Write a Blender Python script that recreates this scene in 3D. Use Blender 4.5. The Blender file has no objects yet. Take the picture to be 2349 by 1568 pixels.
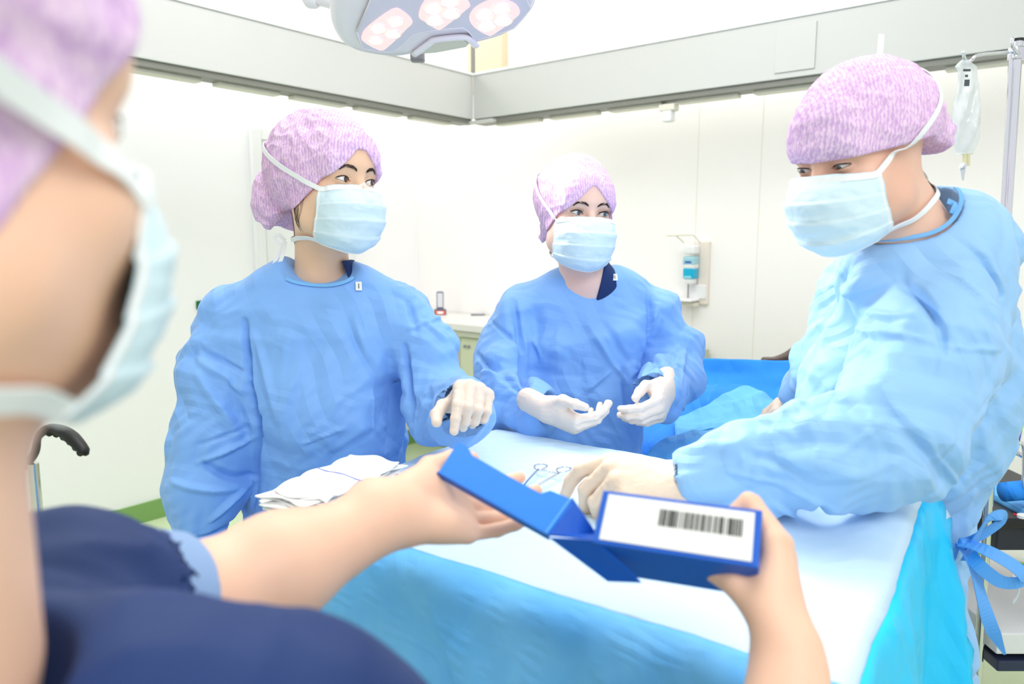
import bpy, bmesh, math, random
import numpy as np
from mathutils import Vector, Matrix

SC = bpy.context.scene
COL = SC.collection

# ------------------------------------------------------------------ camera
CAMZ = 1.42
PITCH = math.radians(8.0)
FPX = 1700.0                                   # focal length in pixels of the 2349 px wide frame
cam_d = bpy.data.cameras.new('camera')
cam = bpy.data.objects.new('camera', cam_d)
COL.objects.link(cam)
cam.location = (0, 0, CAMZ)
cam.rotation_euler = (math.pi / 2 - PITCH, 0, 0)
cam_d.sensor_width = 36.0
cam_d.lens = FPX / 2349.0 * 36.0
cam_d.clip_start = 0.02
cam_d.dof.use_dof = True
cam_d.dof.focus_distance = 1.50
cam_d.dof.aperture_fstop = 4.0
SC.camera = cam

# ------------------------------------------------------------------ world, lights, exposure
w = bpy.data.worlds.new('world'); SC.world = w; w.use_nodes = True
w.node_tree.nodes['Background'].inputs[0].default_value = (0.93, 0.96, 1.0, 1)
w.node_tree.nodes['Background'].inputs[1].default_value = 0.72

def area(name, loc, target, sx, sy, power, color=(1, 1, 1), spread=180):
    d = bpy.data.lights.new(name, 'AREA'); d.shape = 'RECTANGLE'
    d.size = sx; d.size_y = sy; d.energy = power; d.color = color; d.spread = math.radians(spread)
    o = bpy.data.objects.new(name, d); COL.objects.link(o)
    o.location = loc
    v = Vector(target) - Vector(loc)
    o.rotation_euler = v.to_track_quat('-Z', 'Y').to_euler()
    return o
area('ceiling_panel_light', (-0.1, 1.9, 2.95), (-0.1, 1.9, 0), 1.5, 1.5, 28)
o = area('wall_fill_light', (-1.85, 3.40, 3.12), (0, 0, 0), 3.8, 0.5, 31); o.rotation_euler = (math.radians(38), 0, math.atan2(0.7803, 0.6254))  # added strip light, out of view, tilted to brighten the left wall
o = area('wall_fill_light', (1.03, 3.19, 3.12), (0, 0, 0), 3.8, 0.5, 20, (1, 0.955, 0.92)); o.rotation_euler = (math.radians(38), 0, math.atan2(-0.6254, 0.7803))  # its slightly warm counterpart, also added unseen, to lift the right wall
area('ceiling_panel_light', (0.9, -0.8, 2.9), (0.3, 1.2, 0.9), 1.2, 1.0, 24)

vs = SC.view_settings
vs.view_transform = 'Standard'
try: vs.look = 'None'
except Exception: pass
vs.gamma = 1.0
vs.use_curve_mapping = False
vs.exposure = 0.35
SC.cycles.max_bounces = 7
SC.cycles.diffuse_bounces = 4
SC.cycles.transparent_max_bounces = 12
SC.cycles.use_denoising = True
SC.cycles.sample_clamp_indirect = 6.0
# ------------------------------------------------------------------ helpers: placement
A = lambda *v: np.array(v, dtype=np.float64)
_cp, _sp = math.cos(PITCH), math.sin(PITCH)
def P(px, py, d):
    """world point seen at a photo pixel, at forward distance d (metres)"""
    xc = (px - 1174.5) / FPX; yc = -(py - 784.0) / FPX
    v = A(xc, yc * _sp + _cp, yc * _cp - _sp)
    return v * (d / v[1]) + A(0, 0, CAMZ)
def nrm(v):
    v = np.asarray(v, dtype=np.float64)
    return v / np.linalg.norm(v)

# ------------------------------------------------------------------ helpers: objects
ROOT = {}
def tag(o, label=None, cat=None, group=None, kind=None):
    if label: o['label'] = label
    if cat: o['category'] = cat
    if group: o['group'] = group
    if kind: o['kind'] = kind
    return o
def thing(name, loc, label, cat, group=None):
    o = bpy.data.objects.new(name, None); COL.objects.link(o)
    o.empty_display_size = 0.05
    o.location = tuple(float(c) for c in loc); ROOT[o] = A(*loc)
    return tag(o, label, cat, group)
def build(name, V, F, mat, parent=None, smooth=True, mi=None, loc=None):
    """V in world coordinates; the mesh is stored relative to its thing's origin"""
    V = np.asarray(V, dtype=np.float64).reshape(-1, 3)
    org = ROOT[parent] if parent is not None else (A(*loc) if loc is not None else A(0, 0, 0))
    me = bpy.data.meshes.new(name)
    F = [tuple(int(i) for i in f) for f in F]
    me.from_pydata((V - org).tolist(), [], F)
    mats = mat if isinstance(mat, (list, tuple)) else [mat]
    for m in mats: me.materials.append(m)
    if smooth: me.polygons.foreach_set('use_smooth', [True] * len(me.polygons))
    if mi is not None: me.polygons.foreach_set('material_index', [int(i) for i in mi])
    me.update()
    o = bpy.data.objects.new(name, me); COL.objects.link(o)
    if parent is not None:
        o.parent = parent
    else:
        o.location = tuple(org)
    ROOT[o] = org
    return o

class MB:
    """mesh collector"""
    def __init__(s): s.V = []; s.F = []; s.M = []; s.n = 0
    def add(s, V, F, m=0):
        V = np.asarray(V, dtype=np.float64).reshape(-1, 3)
        s.V.append(V); s.F += [tuple(int(i) + s.n for i in f) for f in F]; s.M += [m] * len(F); s.n += len(V)
        return s
    def box(s, c, size, ax=None, bev=0.0, m=0, seg=2):
        """box centred at c, ax = three unit axes"""
        bm = bmesh.new(); bmesh.ops.create_cube(bm, size=1.0)
        bmesh.ops.scale(bm, vec=Vector(size), verts=bm.verts)
        if bev > 0:
            bmesh.ops.bevel(bm, geom=bm.edges[:], offset=bev, segments=seg, profile=0.6, affect='EDGES')
        V = np.array([tuple(v.co) for v in bm.verts]); bm.verts.index_update()
        F = [[v.index for v in f.verts] for f in bm.faces]; bm.free()
        if ax is not None: V = V @ np.array([nrm(a) for a in ax])
        return s.add(V + np.asarray(c), F, m)
    def tube(s, pts, rad, seg=10, cap=True, m=0, flat=1.0, up=None):
        pts = np.asarray(pts, dtype=np.float64); n = len(pts)
        rad = np.full(n, rad) if np.isscalar(rad) else np.asarray(rad, dtype=np.float64)
        T = np.gradient(pts, axis=0); T /= np.linalg.norm(T, axis=1)[:, None] + 1e-12
        u = nrm(up) if up is not None else (A(0, 0, 1) if abs(T[0][2]) < 0.9 else A(1, 0, 0))
        V = []
        for i in range(n):
            b = np.cross(T[i], u); b = b / (np.linalg.norm(b) + 1e-12); u = np.cross(b, T[i])
            for k in range(seg):
                a = 2 * math.pi * k / seg
                V.append(pts[i] + rad[i] * (math.cos(a) * b + math.sin(a) * u * flat))
        F = []
        for i in range(n - 1):
            for k in range(seg):
                k2 = (k + 1) % seg
                F.append((i * seg + k, i * seg + k2, (i + 1) * seg + k2, (i + 1) * seg + k))
        if cap:
            F.append(tuple(range(seg))[::-1]); F.append(tuple((n - 1) * seg + k for k in range(seg)))
        return s.add(V, F, m)
    def cyl(s, a, b, r, seg=20, m=0, r2=None):
        a = np.asarray(a); b = np.asarray(b)
        return s.tube([a, b], [r, r if r2 is None else r2], seg, True, m)
    def ribbon(s, pts, nor, w, th=0.0008, m=0):
        pts = np.asarray(pts, float); nor = np.asarray(nor, float); n = len(pts)
        w = np.full(n, w) if np.isscalar(w) else np.asarray(w)
        T = np.gradient(pts, axis=0); T /= np.linalg.norm(T, axis=1)[:, None] + 1e-12
        nor = nor - (nor * T).sum(1)[:, None] * T
        nor /= np.linalg.norm(nor, axis=1)[:, None] + 1e-12
        W = np.cross(T, nor)
        V = []
        for i in range(n):
            for a, b in ((-1, 1), (1, 1), (1, -1), (-1, -1)):
                V.append(pts[i] + W[i] * a * w[i] / 2 + nor[i] * b * th / 2)
        F = []
        for i in range(n - 1):
            for k in range(4):
                k2 = (k + 1) % 4
                F.append((i * 4 + k, (i + 1) * 4 + k, (i + 1) * 4 + k2, i * 4 + k2))
        F += [(0, 1, 2, 3), tuple((n - 1) * 4 + k for k in (3, 2, 1, 0))]
        return s.add(V, F, m)
    def prism(s, poly, org, ax, ay, az, th, m=0, mside=None):
        """polygon (u,v) extruded th along az"""
        org = np.asarray(org); n = len(poly)
        fr = [org + ax * u + ay * v for u, v in poly]; bk = [q + az * th for q in fr]
        s.add(fr + bk, [tuple(range(n))[::-1], tuple(range(n, 2 * n))], m)
        base = s.n - 2 * n
        F = [(base + i, base + (i + 1) % n, base + n + (i + 1) % n, base + n + i) for i in range(n)]
        s.F += F; s.M += [m if mside is None else mside] * n
        return s
    def build(s, name, mat, parent=None, smooth=False, loc=None):
        o = build(name, np.vstack(s.V), s.F, mat, parent, smooth, s.M if isinstance(mat, (list, tuple)) else None, loc)
        return o
def autosmooth(o, deg=35):
    try:
        me = o.data
        me.polygons.foreach_set('use_smooth', [True] * len(me.polygons))
        bm = bmesh.new(); bm.from_mesh(me)
        lim = math.radians(deg)
        for e in bm.edges:
            if len(e.link_faces) == 2 and e.calc_face_angle(0) > lim: e.smooth = False
        bm.to_mesh(me); bm.free()
    except Exception as ex: print('autosmooth', ex)
    return o
def spline(pts, n):
    pts = np.asarray(pts, float)
    if len(pts) < 3:
        t = np.linspace(0, 1, n)[:, None]; return pts[0] * (1 - t) + pts[-1] * t
    P0 = np.vstack([2 * pts[0] - pts[1], pts, 2 * pts[-1] - pts[-2]])
    out = []
    m = len(pts) - 1
    for u in np.linspace(0, m, n):
        i = min(int(u), m - 1); t = u - i
        a, b, c, d = P0[i], P0[i + 1], P0[i + 2], P0[i + 3]
        out.append(0.5 * ((2 * b) + (-a + c) * t + (2 * a - 5 * b + 4 * c - d) * t * t + (-a + 3 * b - 3 * c + d) * t ** 3))
    return np.array(out)

# ------------------------------------------------------------------ helpers: noise
_rs = np.random.RandomState(11)
_perm = np.concatenate([_rs.permutation(256)] * 2).astype(np.int32)
_grad = _rs.normal(size=(256, 3)).astype(np.float32); _grad /= np.linalg.norm(_grad, axis=1)[:, None]
def pn(p):
    p = np.asarray(p, dtype=np.float32); i = np.floor(p).astype(np.int32); f = p - i; i &= 255
    u = f * f * f * (f * (f * 6 - 15) + 10); r = 0
    for dx in (0, 1):
        hx = _perm[(i[:, 0] + dx) & 255]; wx = u[:, 0] if dx else 1 - u[:, 0]
        for dy in (0, 1):
            hy = _perm[(hx + i[:, 1] + dy) & 255]; wy = u[:, 1] if dy else 1 - u[:, 1]
            for dz in (0, 1):
                g = _grad[_perm[(hy + i[:, 2] + dz) & 255]]
                wz = u[:, 2] if dz else 1 - u[:, 2]
                r = r + wx * wy * wz * (g[:, 0] * (f[:, 0] - dx) + g[:, 1] * (f[:, 1] - dy) + g[:, 2] * (f[:, 2] - dz))
    return r * 1.6
def ridge(p): return 1.0 - 2.0 * np.abs(pn(p))

# ------------------------------------------------------------------ helpers: distance fields
def cap(a, b, ra, rb=None):
    a = np.asarray(a, np.float32); b = np.asarray(b, np.float32); rb = ra if rb is None else rb
    ba = b - a; L = float(ba @ ba) + 1e-9
    def f(p):
        q = p - a; h = np.clip(q @ ba / L, 0, 1)
        q = q - h[:, None] * ba
        return np.sqrt((q * q).sum(1)) - (ra + (rb - ra) * h)
    return f
def ell(c, r, R=None):
    c = np.asarray(c, np.float32); r = np.asarray(r, np.float32)
    R = None if R is None else np.asarray(R, np.float32)          # rows = axes
    def f(p):
        q = p - c
        if R is not None: q = q @ R.T
        k0 = np.sqrt(((q / r) ** 2).sum(1)); k1 = np.sqrt(((q / (r * r)) ** 2).sum(1)) + 1e-9
        return k0 * (k0 - 1) / k1
    return f
def rbox(c, h, r, R=None):
    c = np.asarray(c, np.float32); h = np.asarray(h, np.float32)
    def f(p):
        q = p - c
        if R is not None: q = q @ np.asarray(R, np.float32).T
        q = np.abs(q) - h + r
        return np.sqrt((np.maximum(q, 0) ** 2).sum(1)) + np.minimum(q.max(1), 0) - r
    return f
def smin(a, b, k):
    if k <= 0: return np.minimum(a, b)
    h = np.maximum(k - np.abs(a - b), 0) / k
    return np.minimum(a, b) - h * h * k * 0.25
def smax(a, b, k): return -smin(-a, -b, k)
def union(parts, k=0.02):
    """parts: list of f or (f,k)"""
    def f(p):
        d = None
        for q in parts:
            g, kk = q if isinstance(q, tuple) else (q, k)
            v = g(p); d = v if d is None else smin(d, v, kk)
        return d
    return f
def minus(f1, f2, k=0.004): return lambda p: smax(f1(p), -f2(p), k)
def loft(zs, cx, cy, a, b, n=2.3):
    """vertical body with elliptical sections (zs ascending)"""
    zs = np.asarray(zs); 
    def f(p):
        z = p[:, 2]; zc = np.clip(z, zs[0], zs[-1])
        X = (p[:, 0] - np.interp(zc, zs, cx)); Y = (p[:, 1] - np.interp(zc, zs, cy))
        aa = np.interp(zc, zs, a); bb = np.interp(zc, zs, b)
        k = (np.abs(X / aa) ** n + np.abs(Y / bb) ** n) ** (1.0 / n)
        rr = np.sqrt(X * X + Y * Y) + 1e-6
        d = (k - 1) * np.minimum(rr / np.maximum(k, 1e-4), np.maximum(aa, bb))
        d = np.where(k < 0.3, -0.7 * np.minimum(aa, bb), d)
        dz = np.abs(z - zc)
        return np.where(dz > 0, np.sqrt(np.maximum(d, 0) ** 2 + dz ** 2) , d).astype(np.float32) + np.where((dz > 0) & (d < 0), 0, 0)
    return f

_edges = [((0,0,0),(1,0,0)),((0,1,0),(1,1,0)),((0,0,1),(1,0,1)),((0,1,1),(1,1,1)),
          ((0,0,0),(0,1,0)),((1,0,0),(1,1,0)),((0,0,1),(0,1,1)),((1,0,1),(1,1,1)),
          ((0,0,0),(0,0,1)),((1,0,0),(1,0,1)),((0,1,0),(0,1,1)),((1,1,0),(1,1,1))]
def mesh_sdf(F, lo, hi, h, proj=1, slack=1.5):
    """surface nets over a block-sparse grid; returns V, quads"""
    lo = np.asarray(lo, float); hi = np.asarray(hi, float)
    B = 8; nb = np.ceil((hi - lo) / (h * B)).astype(int) + 1
    g = np.stack(np.meshgrid(*[np.arange(n) for n in nb], indexing='ij'), -1).reshape(-1, 3)
    c = (lo + (g + 0.5) * B * h).astype(np.float32)
    d = np.concatenate([F(c[i:i + 300000]) for i in range(0, len(c), 300000)])
    Vv = np.where(d.reshape(nb) < 0, np.float32(-1), np.float32(1))
    Vv = np.repeat(np.repeat(np.repeat(Vv, B, 0), B, 1), B, 2)
    Vv = np.pad(Vv, ((0, 1),) * 3, mode='edge')
    act = g[np.abs(d) < B * h * 0.87 * slack + 1e-6]
    o = np.stack(np.meshgrid(*[np.arange(B + 1)] * 3, indexing='ij'), -1).reshape(-1, 3)
    per = 500
    for i in range(0, len(act), per):
        a = act[i:i + per]
        idx = (a[:, None, :] * B + o[None]).reshape(-1, 3)
        v = F((lo + idx * h).astype(np.float32))
        Vv[idx[:, 0], idx[:, 1], idx[:, 2]] = v
    ins = Vv < 0
    n = np.array(Vv.shape) - 1
    S = np.zeros(n, np.int8)
    for dx in (0, 1):
        for dy in (0, 1):
            for dz in (0, 1):
                S += ins[dx:dx + n[0], dy:dy + n[1], dz:dz + n[2]]
    cell = np.argwhere((S > 0) & (S < 8))
    vid = np.full(n, -1, np.int32); vid[tuple(cell.T)] = np.arange(len(cell))
    acc = np.zeros((len(cell), 3)); cnt = np.zeros(len(cell))
    for e0, e1 in _edges:
        a = Vv[tuple((cell + e0).T)]; b = Vv[tuple((cell + e1).T)]
        m = (a < 0) != (b < 0)
        t = np.where(m, a / np.where(m, a - b, 1), 0)
        q = np.asarray(e0) + t[:, None] * (np.asarray(e1) - np.asarray(e0))
        acc[m] += q[m]; cnt[m] += 1
    V = lo + (cell + acc / cnt[:, None]) * h
    Q = []
    for ax in range(3):
        sl0 = [slice(None)] * 3; sl1 = [slice(None)] * 3
        sl0[ax] = slice(0, n[ax]); sl1[ax] = slice(1, n[ax] + 1)
        a = ins[tuple(sl0)]; b = ins[tuple(sl1)]
        E = np.argwhere(a != b)
        b1, b2 = [(1, 2), (2, 0), (0, 1)][ax]
        E = E[(E[:, b1] > 0) & (E[:, b2] > 0) & (E[:, b1] < n[b1]) & (E[:, b2] < n[b2])]
        inside_first = a[tuple(E.T)]
        d1 = np.zeros(3, int); d1[b1] = 1; d2 = np.zeros(3, int); d2[b2] = 1
        q = np.stack([vid[tuple((E - d1 - d2).T)], vid[tuple((E - d2).T)], vid[tuple(E.T)], vid[tuple((E - d1).T)]], 1)
        q[~inside_first] = q[~inside_first][:, ::-1]
        Q.append(q)
    Q = np.vstack(Q); Q = Q[(Q >= 0).all(1)]
    for _ in range(proj):
        dd, N = sdf_grad(F, V, h * 0.5)
        V = V - N * np.clip(dd, -h, h)[:, None] * 0.9
    return V, Q
_tet = np.array([(1, -1, -1), (-1, -1, 1), (-1, 1, -1), (1, 1, 1)], np.float32)
def sdf_grad(F, V, e=0.001):
    V = V.astype(np.float32); g = np.zeros_like(V); s = 0
    for k in _tet:
        v = np.concatenate([F(V[i:i + 400000] + k * e) for i in range(0, len(V), 400000)]); g += k * v[:, None]; s = s + v
    L = np.linalg.norm(g, axis=1)[:, None] + 1e-9
    return s / 4, g / L
def smoothverts(V, Q, it=2, lam=0.5):
    n = len(V); E = np.vstack([Q[:, [0, 1]], Q[:, [1, 2]], Q[:, [2, 3]], Q[:, [3, 0]]])
    for _ in range(it):
        acc = np.zeros_like(V); c = np.zeros(n)
        for a, b in ((0, 1), (1, 0)):
            for k in range(3): acc[:, k] += np.bincount(E[:, a], V[E[:, b], k], n)
            c += np.bincount(E[:, a], minlength=n)
        V = V * (1 - lam) + lam * acc / np.maximum(c, 1)[:, None]
    return V
def vnormals(V, Q):
    N = np.zeros_like(V); a = np.cross(V[Q[:, 2]] - V[Q[:, 0]], V[Q[:, 3]] - V[Q[:, 1]])
    for j in range(4):
        for k in range(3): N[:, k] += np.bincount(Q[:, j], a[:, k], len(V))
    return N / (np.linalg.norm(N, axis=1)[:, None] + 1e-12)

# ------------------------------------------------------------------ helpers: materials
def srgb(*c): 
    if len(c) == 1: c = c[0]
    c = [x / 255 if max(c) > 1.0 else x for x in c]
    return tuple(x / 12.92 if x <= 0.04045 else ((x + 0.055) / 1.055) ** 2.4 for x in c) + (1.0,)
def mat(name, col, rough=0.5, metal=0.0, bump=0.0, bscale=60.0, spec=0.5, sheen=0.0, sss=0.0, alpha=1.0,
        trans=0.0, emit=None, estr=0.0, var=None, vscale=8.0, coat=0.0, btype='noise', bdist=0.002, stretch=None):
    m = bpy.data.materials.new(name); m.use_nodes = True
    nt = m.node_tree; b = nt.nodes['Principled BSDF']
    b.inputs['Base Color'].default_value = srgb(*col)
    b.inputs['Roughness'].default_value = rough; b.inputs['Metallic'].default_value = metal
    b.inputs['Specular IOR Level'].default_value = spec
    if sheen: b.inputs['Sheen Weight'].default_value = sheen
    if sss:
        b.inputs['Subsurface Weight'].default_value = sss
        b.inputs['Subsurface Radius'].default_value = (0.012, 0.005, 0.003); b.inputs['Subsurface Scale'].default_value = 1.0
    if alpha < 1: b.inputs['Alpha'].default_value = alpha
    if trans: b.inputs['Transmission Weight'].default_value = trans
    if coat: b.inputs['Coat Weight'].default_value = coat; b.inputs['Coat Roughness'].default_value = 0.05
    if emit: b.inputs['Emission Color'].default_value = srgb(*emit); b.inputs['Emission Strength'].default_value = estr
    tc = nt.nodes.new('ShaderNodeTexCoord'); mp = nt.nodes.new('ShaderNodeMapping')
    nt.links.new(tc.outputs['Object'], mp.inputs['Vector'])
    if stretch: mp.inputs['Scale'].default_value = stretch
    if bump:
        if btype == 'voronoi':
            n = nt.nodes.new('ShaderNodeTexVoronoi'); n.feature = 'DISTANCE_TO_EDGE'; n.inputs['Scale'].default_value = bscale; out = n.outputs['Distance']
        else:
            n = nt.nodes.new('ShaderNodeTexNoise'); n.inputs['Scale'].default_value = bscale; n.inputs['Detail'].default_value = 5; out = n.outputs['Fac']
        bp = nt.nodes.new('ShaderNodeBump'); bp.inputs['Strength'].default_value = bump; bp.inputs['Distance'].default_value = bdist
        nt.links.new(mp.outputs['Vector'], n.inputs['Vector'])
        nt.links.new(out, bp.inputs['Height']); nt.links.new(bp.outputs['Normal'], b.inputs['Normal'])
    if var:
        n2 = nt.nodes.new('ShaderNodeTexNoise'); n2.inputs['Scale'].default_value = vscale; n2.inputs['Detail'].default_value = 3
        nt.links.new(mp.outputs['Vector'], n2.inputs['Vector'])
        r = nt.nodes.new('ShaderNodeValToRGB'); r.color_ramp.elements[0].position = 0.35; r.color_ramp.elements[1].position = 0.65
        r.color_ramp.elements[0].color = srgb(*col); r.color_ramp.elements[1].color = srgb(*var)
        nt.links.new(n2.outputs['Fac'], r.inputs['Fac']); nt.links.new(r.outputs['Color'], b.inputs['Base Color'])
    return m
# ================================================================== THE ROOM
U1 = A(0.6254, 0.7803, 0); RW = A(0.7803, -0.6254, 0); ZZ = A(0, 0, 1)
CN = A(-0.64, 5.1, 0); ROOMH = 3.2
def online(O, D, px, py):
    """point of the vertical wall through O along D that shows at a pixel"""
    xc = (px - 1174.5) / FPX; yc = -(py - 784.0) / FPX
    r = xc / (yc * _sp + _cp)
    s = (r * O[1] - O[0]) / (D[0] - r * D[1])
    d = O[1] + s * D[1]
    return s, P(px, py, d)
m_wallL = mat('wall_paint_white', (0.975, 0.97, 0.972), 0.6, bump=0.05, bscale=300)
m_wallR = mat('wall_paint_cream', (0.972, 0.96, 0.948), 0.6, bump=0.05, bscale=300)
m_ceil = mat('ceiling_paint', (0.96, 0.96, 0.96), 0.7)
m_floor = mat('floor_vinyl_green', (0.80, 0.855, 0.71), 0.35, var=(0.78, 0.84, 0.68), vscale=6)
m_base = mat('skirting_vinyl_green', (0.50, 0.66, 0.38), 0.4)
m_beamL = mat('panel_enamel', (0.81, 0.81, 0.795), 0.35)
m_rail = mat('rail_aluminium', (0.52, 0.52, 0.49), 0.4, metal=0.3)
m_raild = mat('rail_shadow_gap', (0.38, 0.38, 0.34), 0.6)
m_tan = mat('duct_tan', (0.84, 0.79, 0.68), 0.6)
m_white = mat('white_plastic', (0.93, 0.93, 0.93), 0.35)
m_offwhite = mat('ivory_plastic', (0.90, 0.88, 0.82), 0.4)
m_grey = mat('grey_plastic', (0.55, 0.56, 0.58), 0.4)
m_dark = mat('black_plastic', (0.07, 0.07, 0.08), 0.4)
m_black = mat('black_rubber', (0.035, 0.03, 0.028), 0.45, bump=0.2, bscale=200)
m_steel = mat('polished_steel', (0.86, 0.86, 0.88), 0.14, metal=1.0)
m_chrome = mat('chrome', (0.90, 0.90, 0.92), 0.08, metal=1.0)
m_text = mat('print_grey', (0.30, 0.32, 0.36), 0.6)

def slab(name, O, D, L, zb, zt, out, th, m, kind='structure'):
    c = O + D * L / 2 + out * th / 2 + ZZ * (zb + zt) / 2
    o = MB().box(c, (L, th, zt - zb), (D, out, ZZ)).build(name, m, loc=c)
    tag(o, kind=kind); return o
slab('wall_left', CN + U1 * 0.1, -U1, 7.0, 0, ROOMH, -RW, 0.1, m_wallL)
slab('wall_right', CN, RW, 7.0, 0, ROOMH, U1, 0.1, m_wallR)
fc = CN - U1 * 2.9 + RW * 2.9
o = MB().box(fc + A(0, 0, -0.05), (8.2, 8.2, 0.1), (U1, RW, ZZ)).build('floor', m_floor, loc=fc); tag(o, kind='structure')
o = MB().box(CN - U1 * 2.9 + RW * 2.9 + A(0, 0, ROOMH + 0.05), (6.2, 6.2, 0.1), (U1, RW, ZZ)).build('ceiling', m_ceil, loc=fc); tag(o, kind='structure')
slab('baseboard_left', CN + RW * 0.0, -U1, 6.8, 0, 0.10, RW, 0.012, m_base)
slab('baseboard_right', CN - U1 * 0.012, RW, 6.8, 0, 0.10, -U1, 0.012, m_base)
# faint joint lines of the wall panels on the right wall
for px in (1600, 1745):
    s, q = online(CN, RW, px, 400)
    o = MB().box(A(q[0], q[1], 1.6) - U1 * 0.0, (0.003, 0.0015, 3.1), (RW, U1, ZZ)).build('trim_%d' % px, m_offwhite, loc=(q[0], q[1], 0)); tag(o, kind='structure')
# door in the left wall, behind the woman on the left
s0, q0 = online(CN, -U1, 568, 292); s1, q1 = online(CN, -U1, 800, 292)
zt = q0[2]
m_door = mat('door_laminate', (0.93, 0.935, 0.93), 0.5)
dr = thing('door_1', CN - U1 * (s0 + s1) / 2, None, None); dr['kind'] = 'structure'
b = MB(); Lr = s0 - s1; c = CN - U1 * (s0 + s1) / 2 + RW * 0.012
b.box(c + ZZ * zt / 2, (Lr - 0.14, 0.02, zt - 0.06), (U1, RW, ZZ), 0.003); b.build('door_leaf', m_door, dr)
b = MB()
for s_ in (s0 - 0.03, s1 + 0.03): b.box(CN - U1 * s_ + RW * 0.018 + ZZ * zt / 2, (0.06, 0.035, zt), (U1, RW, ZZ), 0.004)
b.box(c + ZZ * (zt - 0.03) + RW * 0.006, (Lr - 0.121, 0.034, 0.06), (U1, RW, ZZ), 0.004)
b.build('door_frame', m_white, dr)
b = MB()
for zz in (zt - 0.10, zt - 0.155): b.box(CN - U1 * (s0 - 0.22) + RW * 0.025 + ZZ * zz, (0.18, 0.008, 0.022), (U1, RW, ZZ), 0.003)
b.build('vent_slot', mat('vent_grey', (0.82, 0.83, 0.84), 0.5), dr)

# ------------------------------------------------------------------ hanging panel frame (two beams)
BC = P(1086, 274, 4.0); zb = BC[2]; ztp = P(1086, 166, 4.0)[2]; BO = A(BC[0], BC[1], 0)
def beam(name, O, D, out, L, label):
    t = thing(name, O + ZZ * zb, label, 'ceiling panel', 'hanging panels around the operating area')
    MB().box(O + D * L / 2 + out * 0.05 + ZZ * (zb + ztp) / 2, (L, 0.10, ztp - zb), (D, out, ZZ), 0.004).build('face_panel', m_beamL, t)
    MB().box(O + D * L / 2 + out * 0.055 + ZZ * (zb - 0.012), (L, 0.085, 0.024), (D, out, ZZ), 0.002).build('bottom_rail', m_rail, t)
    b = MB()
    for k in range(int(L / 0.34)):
        b.box(O + D * (0.25 + k * 0.34) + out * 0.07 + ZZ * (zb - 0.030), (0.27, 0.05, 0.014), (D, out, ZZ), 0.002)
    b.build('rail_insert', m_offwhite, t)
    MB().box(O + D * L / 2 - out * 0.004 + ZZ * (ztp - 0.012), (L, 0.008, 0.012), (D, out, ZZ), 0.002).build('top_lip', m_white, t)
    return t
bl = beam('overhead_panel', BO, -U1, -RW, 5.2, 'long grey-white hanging panel running to the left under the ceiling')
br = beam('overhead_panel', BO, RW, U1, 5.2, 'long white hanging panel running to the right above the bald-necked man in the large cap')
br['label'] = 'long white hanging panel running right above the man, with a square hatch'
# square hatch outline on the right panel
c4 = [online(BO, RW, px, py)[1] for px, py in ((1780, 62), (1872, 46), (1872, 158), (1780, 166))]
sa, sb = online(BO, RW, 1780, 100)[0], online(BO, RW, 1872, 100)[0]
zh0, zh1 = P(1826, 163, BO[1] + (sa + sb) / 2 * RW[1])[2], P(1826, 56, BO[1] + (sa + sb) / 2 * RW[1])[2]
MB().box(BO + RW * (sa + sb) / 2 - U1 * 0.003 + ZZ * (zh0 + zh1) / 2, (sb - sa, 0.006, zh1 - zh0), (RW, U1, ZZ), 0.0025).build('hatch', m_beamL, br)
# thin hanger post over the joint and its clip
q = BO + ZZ * ztp
MB().box(BO + ZZ * ((ztp + ROOMH) / 2), (0.016, 0.016, ROOMH - ztp), (U1, RW, ZZ)).build('hanger_post', m_rail, bl)
MB().box(BO - ZZ * (-zb + 0.016) + A(0.03, -0.02, 0), (0.22, 0.05, 0.014), (RW, U1, ZZ), 0.003).build('corner_clip', m_beamL, bl)
# sensor under the right panel, black clip, by the photo
s, q = online(BO, RW, 1522, 240)
t = thing('motion_sensor', A(q[0], q[1], zb - 0.024), 'small grey-white box sensor hanging under the right overhead panel', 'sensor')
MB().box(A(q[0], q[1], zb - 0.05) + U1 * 0.05, (0.075, 0.05, 0.03), (RW, U1, ZZ), 0.006).build('mount', m_offwhite, t)
MB().box(A(q[0], q[1], zb - 0.085) + U1 * 0.05, (0.045, 0.045, 0.05), (RW, U1, ZZ), 0.008).build('head', m_white, t)
s, q = online(BO, RW, 2088, 168)
o = MB().box(A(q[0], q[1], zb - 0.055) + U1 * 0.05, (0.05, 0.04, 0.06), (RW, U1, ZZ), 0.008).build('clamp', m_dark, loc=(q[0], q[1], zb))
tag(o, 'small black clamp under the right overhead panel beside the man\'s cap', 'clamp')
# tan duct above the panels
sa = online(CN, RW, 1086, 120)[0]; sb = online(CN, RW, 1165, 120)[0]
o = MB().box(CN + RW * (sa + sb) / 2 - U1 * 0.03 + ZZ * 2.75, (sb - sa, 0.06, 0.9), (RW, U1, ZZ), 0.004).build('wall_duct', m_tan, loc=CN + RW * sa + ZZ * 2.3)
tag(o, 'tan upright duct on the wall above the corner of the overhead panels', 'duct')

# ------------------------------------------------------------------ green sign on the left wall
s, q = online(CN, -U1, 470, 698)
t = thing('wall_sign', q, 'small green sign plate on the left wall beside the left woman\'s shoulder', 'sign')
MB().box(q + RW * 0.006, (0.10, 0.01, 0.045), (U1, RW, ZZ), 0.003).build('plate', mat('sign_green', (0.0, 0.42, 0.25), 0.5), t)
MB().box(q + RW * 0.012 + ZZ * 0.0, (0.03, 0.002, 0.03), (U1, RW, ZZ)).build('pictogram', m_white, t)

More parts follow.
